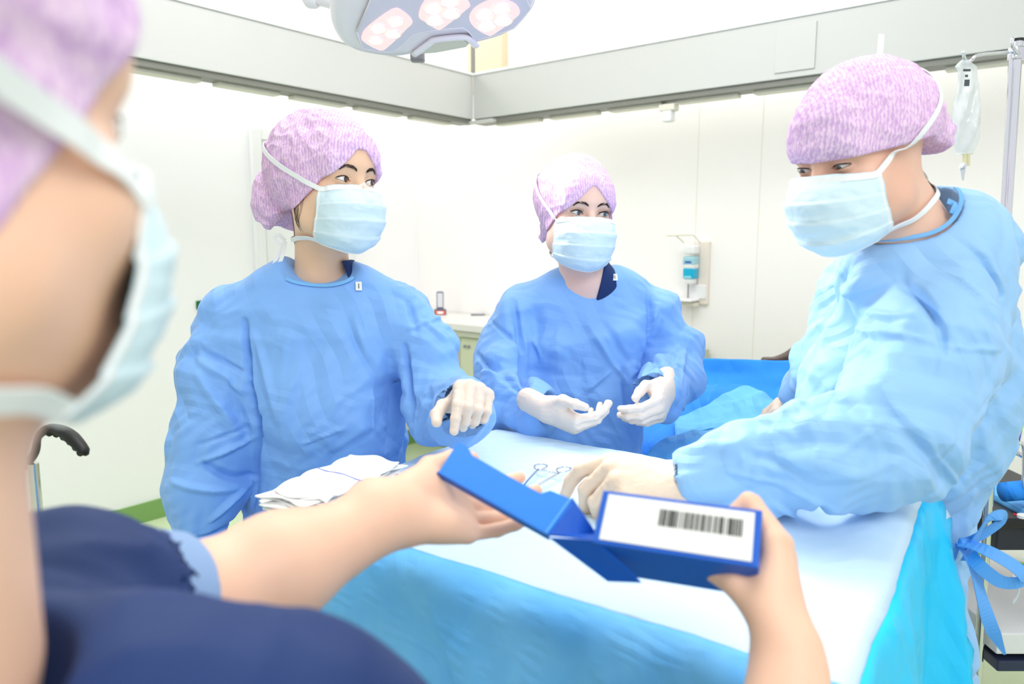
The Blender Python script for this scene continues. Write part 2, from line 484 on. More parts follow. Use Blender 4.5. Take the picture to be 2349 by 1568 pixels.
# ------------------------------------------------------------------ counter, cabinet, phone
ct = 0.5
_, q = online(CN, RW, 1060, 733)
zc = 0.93
O = CN
cabt = thing('worktop', CN + RW * 1.2 - U1 * 0.3 + ZZ * (zc - 0.05), 'long pale grey worktop along the wall behind the two women', 'worktop')
MB().box(CN + RW * 1.0 - U1 * 0.24 + ZZ * (zc - 0.02), (1.9, 0.46, 0.04), (RW, U1, ZZ), 0.004).build('top', mat('laminate_grey', (0.87, 0.86, 0.84), 0.4), cabt)
MB().box(CN + RW * 1.0 - U1 * 0.45 + ZZ * (zc - 0.058), (1.9, 0.02, 0.034), (RW, U1, ZZ), 0.002).build('front_rail', mat('laminate_edge', (0.73, 0.74, 0.67), 0.4), cabt)
cb = thing('base_cabinet', CN + RW * 1.4 - U1 * 0.25, 'pale green-grey base cabinet under the worktop', 'cabinet')
s_c = online(CN - U1 * 0.44, RW, 1052, 790)[0]
MB().box(CN + RW * (s_c + 0.68) - U1 * 0.23 + ZZ * 0.44, (1.36, 0.40, 0.84), (RW, U1, ZZ), 0.004).build('body', mat('cabinet_green_grey', (0.76, 0.78, 0.66), 0.5), cb)
MB().box(CN + RW * (s_c + 0.22) - U1 * 0.437 + ZZ * 0.62, (0.40, 0.012, 0.46), (RW, U1, ZZ), 0.003).build('door', mat('cabinet_door', (0.79, 0.81, 0.69), 0.5), cb)
b = MB()
for k in (0, 1): b.cyl(CN + RW * (s_c + 0.055 + k * 0.03) - U1 * 0.442 + ZZ * 0.80, CN + RW * (s_c + 0.055 + k * 0.03) - U1 * 0.452 + ZZ * 0.80, 0.009)
b.build('lock', m_grey, cb)
q = P(1010, 728, 4.75); q[2] = zc
t = thing('cordless_phone', q, 'small dark cordless handset standing in a charger on the worktop', 'phone')
fw = nrm(A(0.1, -1, 0)); sd = A(1, 0.1, 0)
MB().box(q + ZZ * 0.018, (0.078, 0.06, 0.036), (sd, fw, ZZ), 0.010).build('charger', mat('phone_dark', (0.28, 0.30, 0.38), 0.4), t)
MB().box(q + ZZ * 0.016 + fw * 0.031, (0.062, 0.004, 0.024), (sd, fw, ZZ), 0.0015).build('red_band', mat('phone_red', (0.95, 0.45, 0.38), 0.4), t)
MB().box(q + ZZ * 0.016 + fw * 0.034, (0.036, 0.003, 0.016), (sd, fw, ZZ), 0.001).build('white_light', m_white, t)
MB().box(q + ZZ * 0.085, (0.046, 0.028, 0.13), (sd, fw, ZZ), 0.010).build('handset', mat('phone_dark2', (0.42, 0.44, 0.52), 0.4), t)
MB().box(q + ZZ * 0.095 + fw * 0.014, (0.034, 0.003, 0.09), (sd, fw, ZZ), 0.001).build('keypad', mat('phone_silver', (0.85, 0.85, 0.87), 0.3), t)
q = P(1096, 732, 4.70); q[2] = zc + 0.006
o = MB().box(q, (0.09, 0.03, 0.012), (sd, fw, ZZ), 0.004).build('pen_tray', m_grey, loc=q); tag(o, 'small dark grey tray lying on the worktop beside the middle woman', 'tray')

# ------------------------------------------------------------------ soap dispenser on the right wall
s, q = online(CN, RW, 1600, 700)
dO = q; F_ = -U1; R_ = RW; px2m = q[1] / FPX
t = thing('hand_sanitiser_dispenser', dO, 'white wall-mounted hand sanitiser dispenser with blue bottle and long lever arm', 'dispenser')
H = lambda y: P(1600, y, q[1])[2]
def at(x, z, out): return A(dO[0], dO[1], 0) + RW * ((x - 1600) * px2m / 0.86) + F_ * out + ZZ * H(z)
MB().box(at(1613, 625, 0.012), (0.055, 0.024, abs(H(552) - H(696))), (R_, F_, ZZ), 0.006).build('backplate', mat('dispenser_ivory', (0.92, 0.88, 0.83), 0.4), t)
MB().box(at(1594, 572, 0.06), (0.062, 0.07, 0.045), (R_, F_, ZZ), 0.01).build('pump_head', m_white, t)
b = MB(); b.box(at(1594, 603, 0.06), (0.062, 0.065, 0.058), (R_, F_, ZZ), 0.012); b.box(at(1594, 642, 0.06), (0.050, 0.055, 0.035), (R_, F_, ZZ), 0.012)
b.build('bottle_neck', m_white, t)
b = MB(); b.box(at(1594, 598, 0.06), (0.064, 0.067, 0.05), (R_, F_, ZZ), 0.012, 0); b.box(at(1594, 625, 0.06), (0.060, 0.064, 0.062), (R_, F_, ZZ), 0.012, 1)
bo = b.build('bottle', [mat('sanitiser_label_pale', (0.62, 0.80, 0.84), 0.3), mat('sanitiser_blue', (0.0, 0.68, 0.83), 0.2)], t)
MB().box(at(1594, 600, 0.0945), (0.034, 0.0015, 0.010), (R_, F_, ZZ)).build('label_print', mat('print_blue', (0.18, 0.38, 0.72), 0.5), bo)
MB().box(at(1594, 634, 0.0935), (0.040, 0.0015, 0.012), (R_, F_, ZZ)).build('label_patch', mat('print_pale', (0.55, 0.85, 0.90), 0.5), bo)
b = MB(); b.tube(spline([at(1606, 556, 0.03), at(1598, 540, 0.06), at(1592, 539, 0.10), at(1560, 540, 0.16)], 12), 0.0045, 8)
b.tube([at(1572, 540, 0.12), at(1582, 556, 0.08)], 0.004, 8)
b.build('lever', m_offwhite, t)
MB().cyl(at(1590, 648, 0.06), at(1590, 682, 0.06), 0.004).build('tube', m_grey, t)
b = MB(); b.box(at(1604, 668, 0.02), (0.09, 0.02, abs(H(655) - H(688))), (R_, F_, ZZ), 0.006); b.box(at(1582, 686, 0.07), (0.14, 0.12, 0.012), (R_, F_, ZZ), 0.005)
b.build('drip_shelf', m_white, t)
MB().box(at(1590, 696, 0.05), (0.09, 0.06, 0.022), (R_, F_, ZZ), 0.005).build('drip_tray', m_offwhite, t)

# ------------------------------------------------------------------ operating lamp
def onplane(px, py, Q, n):
    o = A(0, 0, CAMZ); d = P(px, py, 1.0) - o
    return o + d * ((Q - o) @ n) / (d @ n)
LQ = P(985, 70, 1.78); LN = nrm(A(0.05, -0.30, -0.95))
m_lamp = mat('lamp_enamel', (0.98, 0.96, 1.0), 0.25, coat=0.3)
m_lampf = mat('lamp_faceplate', (0.90, 0.89, 0.97), 0.35)
LL = thing('operating_lamp', LQ - LN * 0.1, 'white surgical lamp head with three lit lens clusters under the ceiling', 'lamp')
lu = nrm(np.cross(LN, A(0, 0, 1))); lu = lu if lu[0] > 0 else -lu; lv = np.cross(LN, lu)
def lp(px, py):
    q = onplane(px, py, LQ, LN) - LQ; return (q @ lu, q @ lv)
def smoothpoly(pts, n=4):
    p = np.array(pts); m = len(p); P3 = np.vstack([p[-1:], p, p[:2]]); out = []
    for i in range(m):
        a, b_, c_, d_ = P3[i], P3[i + 1], P3[i + 2], P3[i + 3]
        for t_ in np.arange(n) / n:
            out.append(0.5 * ((2 * b_) + (-a + c_) * t_ + (2 * a - 5 * b_ + 4 * c_ - d_) * t_ * t_ + (-a + 3 * b_ - 3 * c_ + d_) * t_ ** 3))
    return out
def shell(rings, name, m, parent, closed_bottom=True, smooth=True):
    n = len(rings[0]); V = np.vstack(rings); F = []
    for r in range(len(rings) - 1):
        for i in range(n): F.append((r * n + i, r * n + (i + 1) % n, (r + 1) * n + (i + 1) % n, (r + 1) * n + i))
    F.append(tuple(range(n))[::-1])
    if closed_bottom: F.append(tuple((len(rings) - 1) * n + i for i in range(n)))
    return build(name, V, F, m, parent, smooth)
hp = smoothpoly([lp(*p) for p in ((757, 45), (768, 82), (795, 110), (840, 124), (900, 130), (950, 124), (1040, 108), (1085, 100), (1165, 78), (1212, 40), (1236, 0), (1230, -60), (1130, -130), (980, -150), (830, -110), (765, -40))])
hp = np.array(hp); hc = hp.mean(0)
def ring(sc, off): return np.array([LQ + lu * (hc[0] + (u - hc[0]) * sc) + lv * (hc[1] + (v - hc[1]) * sc) + LN * off for u, v in hp])
shell([ring(0.80, 0.0), ring(0.93, 0.004), ring(0.975, -0.004), ring(1.0, -0.022), ring(0.99, -0.05), ring(0.93, -0.075), ring(0.75, -0.095)], 'housing', m_lamp, LL)
fpn = [lp(*p) for p in ((819, 66), (826, 88), (832, 104), (870, 112), (903, 113), (925, 96), (948, 74), (975, 66), (1020, 60), (1062, 57), (1075, 66), (1090, 86), (1135, 75), (1178, 58), (1200, 35), (1217, 12), (1195, -30), (1100, -70), (960, -85), (860, -30))]
b = MB(); b.prism(fpn, LQ + LN * 0.0045, lu, lv, LN, 0.003); fo = b.build('faceplate', m_lampf, LL)
b = MB(); pts = [LQ + lu * u + lv * v + LN * 0.007 for u, v in fpn]; b.tube(pts + [pts[0]], 0.0022, 6); b.build('seal', m_lamp, LL, smooth=True)
# grip at the front edge
g = [lp(*p) for p in ((950, 118), (985, 92), (1000, 84), (1060, 78), (1078, 84), (1092, 98))]
g = np.array([LQ + lu * u + lv * v + LN * 0.008 for u, v in g])
MB().tube(spline(g, 24), 0.0095, 10, flat=0.7).build('grip', m_lamp, LL, smooth=True)
gp = [lp(*p) for p in ((960, 118), (990, 95), (1058, 82), (1075, 95), (1068, 102), (1000, 115))]
MB().prism(gp, LQ + LN * 0.005, lu, lv, LN, 0.002).build('grip_recess', mat('lamp_recess', (0.88, 0.87, 0.82), 0.4), LL)
m_lens = mat('lens_glass', (0.86, 0.76, 0.78), 0.1, emit=(1.0, 0.84, 0.84), estr=0.50, coat=0.5)
m_led = mat('led_light', (1, 1, 1), 0.3, emit=(1, 0.98, 0.96), estr=5.0)
m_refl = mat('reflector', (1.0, 0.90, 0.90), 0.12, metal=0.6, emit=(1.0, 0.88, 0.87), estr=0.30)
for poly in (((830, 72), (844, 52), (900, 12), (925, 18), (946, 40), (932, 58), (885, 103), (866, 105), (833, 86)),
             ((960, 28), (972, -5), (1010, -35), (1050, -30), (1077, 0), (1068, 14), (1015, 56), (1001, 58), (976, 42)),
             ((1076, 30), (1093, 6), (1134, -11), (1176, -3), (1192, 17), (1181, 33), (1134, 69), (1118, 72), (1087, 53))):
    pl = np.array(smoothpoly([lp(*p) for p in poly], 3)); c = pl.mean(0)
    b = MB(); b.prism([tuple(x) for x in pl], LQ + LN * 0.007, lu, lv, LN, 0.003)
    le = b.build('lens_cluster', m_lens, LL)
    ax_ = pl - c; U_, S_, Vt = np.linalg.svd(ax_, full_matrices=False)
    ra, rb_ = S_[0] / math.sqrt(len(pl)) * 1.25, S_[1] / math.sqrt(len(pl)) * 1.2
    for du, dv in ((-0.58, 0), (0.58, 0), (0, 0.52), (0, -0.52)):
        cc = c + Vt[0] * du * ra + Vt[1] * dv * rb_
        r_ = min(ra, rb_) * 0.50
        cen = LQ + lu * cc[0] + lv * cc[1] + LN * 0.0105
        th_ = np.linspace(0, 2 * math.pi, 25)
        b = MB(); b.tube([cen + (lu * math.cos(a) + lv * math.sin(a)) * r_ for a in th_], 0.0022, 6, cap=False)
        rg = b.build('reflector', m_refl, LL, smooth=True)
        V = [cen + (lu * math.cos(a) + lv * math.sin(a)) * r_ * 0.42 + LN * 0.001 for a in th_[:-1]]
        b = MB(); b.add(V + [v_ + LN * 0.002 for v_ in V], [tuple(range(24))[::-1], tuple(range(24, 48))] + [(i, (i + 1) % 24, 24 + (i + 1) % 24, 24 + i) for i in range(24)])
        bb_ = b.build('led', m_led, rg)
# suspension arm
b = MB(); q = LQ - LN * 0.06
b.tube(spline([P(775, 30, 1.80) - LN * 0.03, P(735, 18, 1.82) - LN * 0.03, P(712, -10, 1.85), P(730, -120, 1.95), P(820, -300, 2.0)], 24), 0.022, 14)
b.build('yoke', m_lamp, LL, smooth=True)
b = MB(); q2 = P(820, -300, 2.0); b.cyl(q2, A(q2[0] + 0.2, q2[1] + 0.1, ROOMH), 0.03)
b.build('suspension_arm', m_lamp, LL)
MB().box(P(958, 128, 1.95), (0.035, 0.03, 0.03), None, 0.006).build('joint', mat('joint_grey', (0.5, 0.5, 0.52), 0.4), LL)
sp = bpy.data.lights.new('operating_lamp_beam', 'SPOT'); sp.energy = 44; sp.spot_size = math.radians(46); sp.spot_blend = 0.6; sp.shadow_soft_size = 0.12; sp.color = (1, 0.985, 0.97)
so = bpy.data.objects.new('operating_lamp_beam', sp); COL.objects.link(so)
so.location = tuple(LQ + LN * 0.05); so.rotation_euler = (Vector((0.56, 1.06, 1.0)) - so.location).to_track_quat('-Z', 'Y').to_euler()

# ------------------------------------------------------------------ drip stand with bag
ip0 = P(2335, 95, 1.75); ipb = P(2306, 550, 1.75); dv_ = (ipb - ip0) / (ipb[2] - ip0[2]); ipf = ip0 - dv_ * ip0[2] * 1.0
ipf = ip0 + dv_ * (0.05 - ip0[2])
t = thing('drip_stand', (ipf[0], ipf[1], 0), 'tall chrome drip stand behind the man at the right edge', 'drip stand')
MB().cyl(ipf, ip0, 0.0105).build('pole', m_chrome, t, smooth=False)
autosmooth(t.children[0] if t.children else COL.objects['pole'])
MB().cyl(ip0, ip0 + A(0, 0, 0.006), 0.0115).build('end_cap', m_dark, t)
off = A(-0.016, -0.002, 0)
MB().cyl(P(2320, 125, 1.75) , ipf + off + A(0, 0, 0.4), 0.005, 12).build('side_rod', m_chrome, t)
b = MB()
b.tube(spline([P(2335, 118, 1.75), P(2300, 121, 1.75), P(2243, 127, 1.75), P(2230, 137, 1.75), P(2219, 143, 1.74), P(2213, 136, 1.735), P(2209, 118, 1.73)], 40), 0.0036, 10)
b.tube(spline([P(2335, 118, 1.75), P(2360, 113, 1.75), P(2400, 108, 1.75), P(2412, 95, 1.74)], 20), 0.0036, 10)
b.tube(spline([P(2338, 125, 1.74), P(2326, 112, 1.72), P(2322, 105, 1.70), P(2323, 86, 1.70)], 16), 0.0036, 10)
b.build('hook_arms', m_chrome, t, smooth=True)
MB().box(P(2336, 122, 1.75), (0.034, 0.03, 0.03), None, 0.005).build('hub', m_steel, t)
b = MB()
for k in range(5):
    a = k * 2 * math.pi / 5 + 0.3
    e = A(ipf[0] + 0.28 * math.cos(a), ipf[1] + 0.28 * math.sin(a), 0.07)
    b.tube([ipf + A(0, 0, 0.07), e], [0.013, 0.010], 10)
    b.cyl(e - A(0.012, 0, 0.045), e - A(-0.012, 0, 0.045), 0.025, 14)
b.build('castor_base', m_grey, t)
m_bag = mat('drip_bag_plastic', (0.90, 0.92, 0.92), 0.18, alpha=0.50, coat=0.6, bump=0.4, bscale=45, bdist=0.006)
tb = thing('drip_bag', P(2213, 140, 1.735), 'clear crumpled fluid bag hanging from the drip stand hook', 'drip bag')
rows = [(136, 2207, 2219, .002), (143, 2200, 2228, .004), (152, 2190, 2241, .005), (160, 2195, 2240, .007), (185, 2198, 2243, .012), (215, 2194, 2243, .018), (250, 2189, 2245, .022), (285, 2187, 2246, .024), (320, 2190, 2242, .020), (345, 2193, 2236, .011), (354, 2195, 2232, .004)]
ys = np.linspace(136, 354, 40); V = []; n = 28; rr = np.array(rows)
for i, y in enumerate(ys):
    xl, xr, dp = (np.interp(y, rr[:, 0], rr[:, k]) for k in (1, 2, 3))
    a_, b_ = P(xl, y, 1.735), P(xr, y, 1.735); c = (a_ + b_) / 2; hw = np.linalg.norm(b_ - a_) / 2
    for k in range(n):
        an = 2 * math.pi * k / n
        V.append(c + A(hw * math.cos(an), dp * math.sin(an) * (1 + 0.35 * math.sin(5 * an + y * 0.05) ), 0))
V = np.array(V); V[:, 1] += pn(V * 45) * 0.004
F = [(i * n + k, i * n + (k + 1) % n, (i + 1) * n + (k + 1) % n, (i + 1) * n + k) for i in range(39) for k in range(n)]
F += [tuple(range(n)), tuple(39 * n + k for k in range(n))[::-1]]
build('bag', V, F, m_bag, tb)
b = MB(); b.box(P(2218, 161, 1.71), (0.016, 0.001, 0.005)); b.box(P(2217, 174, 1.708), (0.006, 0.001, 0.005)); b.box(P(2218, 190, 1.705), (0.011, 0.001, 0.014)); b.build('print', mat('print_bag', (0.25, 0.27, 0.3), 0.5, alpha=0.8), tb)
b = MB(); b.cyl(P(2213, 352, 1.735), P(2213, 378, 1.735), 0.0045); b.cyl(P(2221, 352, 1.735), P(2221, 380, 1.735), 0.004); b.build('port', mat('port_plastic', (0.93, 0.90, 0.72), 0.3, alpha=0.8), tb)
b = MB(); b.cyl(P(2209, 382, 1.735), P(2209, 414, 1.735), 0.006, r2=0.002); b.cyl(P(2206, 379, 1.735), P(2212, 382, 1.735), 0.009); b.build('spike', mat('spike_plastic', (0.86, 0.87, 0.89), 0.2, alpha=0.85), tb)
# ================================================================== INSTRUMENT TABLE AND DRAPE
TZ = 1.0
def onz(px, py, z=TZ):
    o = A(0, 0, CAMZ); d = P(px, py, 1.0) - o
    return o + d * ((z - CAMZ) / d[2])
tA = onz(1140, 992); tB = onz(2095, 1165); tL = onz(585, 1165)
ex = nrm((tB - tA) * A(1, 1, 0)); ey = nrm(tL - tA - ex * ((tL - tA) @ ex)); TW = np.linalg.norm(tB - tA); TD = (tL - tA) @ ey
print('table', tA, tB, tL, 'w', TW, 'd', TD, 'ang', ex @ nrm(tL - tA))
def T(u, v, z=0.0): return tA + ex * u + ey * v + ZZ * z
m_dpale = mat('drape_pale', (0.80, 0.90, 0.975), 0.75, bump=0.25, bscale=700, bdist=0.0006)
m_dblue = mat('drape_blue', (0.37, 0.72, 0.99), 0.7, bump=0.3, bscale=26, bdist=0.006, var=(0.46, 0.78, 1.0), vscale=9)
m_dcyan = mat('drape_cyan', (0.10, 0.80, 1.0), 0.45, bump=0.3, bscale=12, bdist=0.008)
tt = thing('instrument_table', T(TW / 2, TD / 2) * A(1, 1, 0), 'steel instrument table under the pale blue drape', 'table')
MB().box(T(TW / 2, TD / 2, -0.03), (TW - 0.05, TD - 0.05, 0.03), (ex, ey, ZZ), 0.005).build('tabletop', m_steel, tt)
for u in (0.08, TW - 0.08):
    for v in (0.08, TD - 0.08):
        MB().cyl(T(u, v, -0.045), A(*T(u, v)[:2], 0.0), 0.013).build('leg', m_steel, tt)
# drape: flat top plus four hanging sides, one continuous cloth
def drape():
    nu, nv, ns = 110, 90, 46
    fl = 0.62
    us = np.concatenate([-np.linspace(fl, 0, ns + 1)[:-1], np.linspace(0, TW, nu), TW + np.linspace(0, fl, ns + 1)[1:]])
    vv = np.concatenate([-np.linspace(fl, 0, ns + 1)[:-1], np.linspace(0, TD, nv), TD + np.linspace(0, fl, ns + 1)[1:]])
    Uu, Vv2 = np.meshgrid(us, vv, indexing='ij')
    u = Uu.ravel(); v = Vv2.ravel()
    ou = np.where(u < 0, -u, np.where(u > TW, u - TW, 0)); ov = np.where(v < 0, -v, np.where(v > TD, v - TD, 0))
    drop = np.maximum(ou, ov)
    cu = np.clip(u, 0, TW); cv = np.clip(v, 0, TD)
    r = 0.02
    # rounded edge then hang; the corner surplus becomes a flared fold
    hang = np.where(drop < r * 1.57, r * np.sin(np.minimum(drop / r, 1.57)), r)
    down = np.where(drop < r * 1.57, r * (1 - np.cos(np.minimum(drop / r, 1.57))), r + drop - r * 1.57)
    su = np.sign(u - cu); sv = np.sign(v - cv)
    fu = ou / np.maximum(drop, 1e-6); fv = ov / np.maximum(drop, 1e-6)
    corner = np.minimum(fu, fv)
    # fold waves along the perimeter
    per = np.where(ov >= ou, cu + su * ou, cv + sv * ov + 3.1)
    wave = 0.020 * np.sin(per * 17) + 0.014 * np.sin(per * 31 + 1.0)
    wave = wave * np.clip(drop / 0.25, 0, 1)
    spread = hang + 0.10 * np.clip(drop, 0, 1) + wave
    x = cu + su * fu * spread + su * 0.16 * corner * drop * fu
    y = cv + sv * fv * spread + sv * 0.16 * corner * drop * fv
    z = 0.004 - down
    p2 = np.stack([u, v, u * 0], 1)
    top = drop < 1e-6
    wr = 0.0035 * pn(p2 * 7 + 3) + 0.0022 * np.abs(pn(p2 * A(5, 22, 1) + 7)) + 0.0014 * np.abs(pn(p2 * 28))
    z = z + np.where(top, np.maximum(wr + 0.002, 0.0), 0)
    # raised folds near the far right corner
    g = lambda u0, v0, a, b_, h: h * np.exp(-((cu - u0) / a) ** 2 - ((cv - v0) / b_) ** 2)
    z = z + (g(TW * 0.79, 0.09, 0.065, 0.14, 0.042) + g(TW * 0.965, 0.03, 0.050, 0.22, 0.040)) * np.exp(-drop * 8)
    crk = 0.010 * np.abs(pn(np.stack([per * 9, drop * 9, per * 0], 1))) + 0.006 * np.abs(pn(np.stack([per * 22, drop * 22, per * 0 + 5], 1)))
    crk = crk * np.clip(drop / 0.05, 0, 1)
    x = x + su * fu * crk; y = y + sv * fv * crk
    V = tA + np.outer(x, ex) + np.outer(y, ey) + np.outer(z, ZZ)
    n1, n2 = len(us), len(vv); idx = np.arange(n1 * n2).reshape(n1, n2)
    F = np.stack([idx[:-1, :-1], idx[1:, :-1], idx[1:, 1:], idx[:-1, 1:]], -1).reshape(-1, 4)
    fcu = u[F].mean(1); fcv = v[F].mean(1)
    fou = np.where(fcu > TW, fcu - TW, np.where(fcu < 0, -fcu, 0)); fov = np.where(fcv > TD, fcv - TD, np.where(fcv < 0, -fcv, 0))
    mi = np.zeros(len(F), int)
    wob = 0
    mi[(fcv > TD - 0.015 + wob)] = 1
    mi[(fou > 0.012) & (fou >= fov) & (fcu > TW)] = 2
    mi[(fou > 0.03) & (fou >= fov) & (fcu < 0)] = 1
    return V, F, mi
V, F, mi = drape()
rt = thing('table_drape', T(TW / 2, TD / 2), 'pale blue paper drape hanging over the instrument table with a bright cyan side', 'drape')
def submesh(V, F, sel):
    F = F[sel]; u, inv = np.unique(F, return_inverse=True); return V[u], inv.reshape(F.shape)
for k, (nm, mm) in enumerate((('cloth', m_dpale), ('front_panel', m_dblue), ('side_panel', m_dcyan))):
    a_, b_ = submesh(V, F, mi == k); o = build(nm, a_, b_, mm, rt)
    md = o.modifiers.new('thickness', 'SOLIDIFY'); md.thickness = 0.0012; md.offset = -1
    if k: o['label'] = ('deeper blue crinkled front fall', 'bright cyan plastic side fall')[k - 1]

# ------------------------------------------------------------------ fanned white swabs
m_gauze = mat('gauze_white', (0.99, 0.985, 0.98), 0.9, bump=0.05, bscale=600, bdist=0.0005)
m_thread = mat('blue_thread', (0.55, 0.58, 0.90), 0.7)
NS = 14
rg = random.Random(4)
for k in range(NS):
    f = k / (NS - 1.0)
    ang = math.radians(rg.uniform(-4, 4) + 6 * f)
    d_ = ey * math.cos(ang) + ex * math.sin(ang); side = -np.cross(ZZ, d_); side = side if side @ ex > 0 else -side
    bul = 0.030 * math.sqrt(max(0.0, 1 - (2 * f - 1) ** 2))
    piv = T(0.004 + rg.uniform(-0.008, 0.008) - 0.012 * f, TD - 0.170 + rg.uniform(-0.012, 0.012))
    L_, W_ = 0.168 + bul, 0.100
    zz = TZ + 0.0085 + k * 0.0032
    nx, ny = 30, 14; V = []
    for i in range(nx):
        for j in range(ny):
            a = i / (nx - 1); b_ = j / (ny - 1)
            q = piv + d_ * (a * L_ - 0.006 * math.sin(b_ * 7 + k * 2.3)) + side * (b_ * W_ + 0.006 * math.sin(a * 9 + k * 1.9))
            q = q + ZZ * (zz - TZ + 0.0012 * math.sin(a * 11 + k) + 0.0012 * math.sin(b_ * 9 + k * 1.7))
            V.append(q)
    F = [(i * ny + j, (i + 1) * ny + j, (i + 1) * ny + j + 1, i * ny + j + 1) for i in range(nx - 1) for j in range(ny - 1)]
    o = build('gauze_swab', V, F, m_gauze, None, True, None, loc=piv + d_ * L_ / 2)
    md = o.modifiers.new('thickness', 'SOLIDIFY'); md.thickness = 0.0028; md.offset = 1
    md = o.modifiers.new('round', 'BEVEL'); md.width = 0.0008; md.segments = 2
    tag(o, 'white folded gauze swab in the fanned pile on the left end of the table', 'gauze swab', 'fanned white gauze swabs on the drape')
    if k == NS - 1:
        tag(o, 'topmost white gauze swab of the fan, crossed by a thin blue thread', 'gauze swab', 'fanned white gauze swabs on the drape')
        b = MB(); b.tube([piv + d_ * (0.095 + 0.02 * s_) + side * (s_ * 0.11 + 0.003) + ZZ * (zz - TZ + 0.0052 + 0.0012 * math.sin(s_ * 9 + k * 1.7)) for s_ in np.linspace(0, 1, 14)], 0.0007, 6)
        th = b.build('thread', m_thread, o)

# ------------------------------------------------------------------ needle holders
def forceps(ring1, ring2, tip, z0, label):
    q = [onz(*p, TZ + z0) for p in (ring1, ring2, tip)]
    t = thing('forceps', (q[0] + q[1] + q[2]) / 3, label, 'forceps')
    piv = q[2] + ((q[0] + q[1]) / 2 - q[2]) * 0.28
    for i in (0, 1):
        rc_ = q[i]; other = q[1 - i]
        ax = nrm(rc_ - piv); sd = nrm(np.cross(ZZ, ax)); sd = sd if sd @ (other - rc_) < 0 else -sd
        b = MB()
        a = np.linspace(0, 2 * math.pi, 30)
        cen = rc_ + ax * 0.0
        b.tube([cen + ax * 0.016 * math.cos(t_) + sd * 0.011 * math.sin(t_) + ZZ * (0.001 + i * 0.002) for t_ in a], 0.0019, 8, cap=False)
        st = cen - ax * 0.016
        b.tube(spline([st + ZZ * 0.001, (st + piv) / 2 + sd * 0.002 + ZZ * 0.001, piv + ZZ * 0.001, q[2] - sd * 0.0015], 16), np.linspace(0.0020, 0.0026, 16) * np.array([1] * 10 + [1, 1.1, 1.1, 0.9, 0.7, 0.5]), 8)
        b.box(cen - ax * 0.020 - sd * 0.010 + ZZ * 0.001, (0.004, 0.014, 0.0022), (ax, sd, ZZ), 0.0005)
        b.build('blade_handle', m_steel, t, smooth=True)
    MB().cyl(piv - ZZ * 0.002, piv + ZZ * 0.005, 0.0032).build('pivot', m_steel, t)
forceps((1240, 1071), (1293, 1080), (1150, 1165), 0.016, 'steel ring-handled forceps lying on the drape beside the gloved hand')

# ------------------------------------------------------------------ covered patient table behind
m_pblue = mat('drape_deep_blue', (0.14, 0.58, 0.97), 0.7, bump=0.35, bscale=30, bdist=0.005, var=(0.12, 0.55, 0.95), vscale=5)
m_plight = mat('drape_light_blue', (0.42, 0.74, 0.97), 0.75, bump=0.3, bscale=40, bdist=0.004)
pt = thing('operating_table', A(0.75, 2.0, 0), 'operating table covered in deep blue drapes behind the man', 'operating table')
MB().box(A(0.72, 2.06, 0.36), (0.26, 0.24, 0.60), None, 0.02).build('column', m_steel, pt)
MB().box(A(0.72, 2.06, 0.03), (0.9, 0.5, 0.06), None, 0.02).build('base', m_steel, pt)
MB().box(A(0.72, 2.06, 0.66), (0.9, 0.34, 0.06), None, 0.02).build('tabletop', m_steel, pt)
def cloth_strip(name, rows, mat_, parent, n=60, wr=0.004, seed=0, fr=14):
    """rows: polylines of (px,py,d), swept into a wrinkled cloth surface"""
    R = np.array([spline([P(*q) for q in r], n) for r in rows]); m = len(rows)
    k = 40; S = np.array([spline(R[:, j], k) for j in range(n)]).transpose(1, 0, 2)
    V = S.reshape(-1, 3)
    F = np.array([(i * n + j, i * n + j + 1, (i + 1) * n + j + 1, (i + 1) * n + j) for i in range(k - 1) for j in range(n - 1)])
    N = vnormals(V, F)
    V = V + N * (wr * (np.abs(pn(V * fr + seed)) * 2 - 0.6) + wr * 0.4 * pn(V * fr * 2.7 + seed))[:, None]
    o = build(name, V, F, mat_, parent)
    md = o.modifiers.new('thickness', 'SOLIDIFY'); md.thickness = 0.002
    return o
dt = thing('surgical_drape', A(0.75, 1.95, 0.95), 'deep blue surgical drape raised as a screen over the patient beside the middle woman', 'drape')
cloth_strip('screen', [[(1380, 812, 2.34), (1600, 821, 2.32), (1850, 829, 2.3), (2150, 842, 2.28)],
                       [(1380, 850, 2.31), (1600, 862, 2.30), (1850, 872, 2.27), (2150, 880, 2.25)],
                       [(1380, 900, 2.22), (1600, 905, 2.22), (1850, 925, 2.20), (2150, 935, 2.17)],
                       [(1380, 960, 2.05), (1600, 950, 2.05), (1850, 960, 2.05), (2150, 970, 2.0)],
                       [(1380, 1060, 1.85), (1600, 1050, 1.82), (1850, 1060, 1.80), (2150, 1060, 1.75)],
                       [(1380, 1290, 1.80), (1600, 1280, 1.76), (1850, 1280, 1.72), (2150, 1280, 1.68)]], m_pblue, dt, wr=0.010, fr=7)
cloth_strip('fold', [[(1440, 905, 2.12), (1570, 887, 2.10), (1700, 884, 2.08), (1760, 905, 2.05)],
                     [(1440, 925, 2.06), (1570, 905, 2.06), (1680, 905, 2.02), (1770, 925, 2.0)],
                     [(1440, 990, 1.98), (1560, 968, 1.98), (1650, 940, 1.98), (1780, 950, 1.95)]], m_pblue, dt, wr=0.004, seed=4)
o = cloth_strip('light_layer', [[(1545, 962, 1.95), (1620, 930, 1.95), (1710, 888, 2.0), (1790, 925, 1.95), (1860, 960, 1.9)],
                     [(1548, 975, 1.90), (1640, 950, 1.90), (1720, 925, 1.90), (1790, 950, 1.88), (1860, 980, 1.85)],
                     [(1550, 1000, 1.82), (1640, 985, 1.80), (1720, 970, 1.80), (1790, 990, 1.78), (1860, 1010, 1.75)]], m_plight, dt, wr=0.006, seed=9)
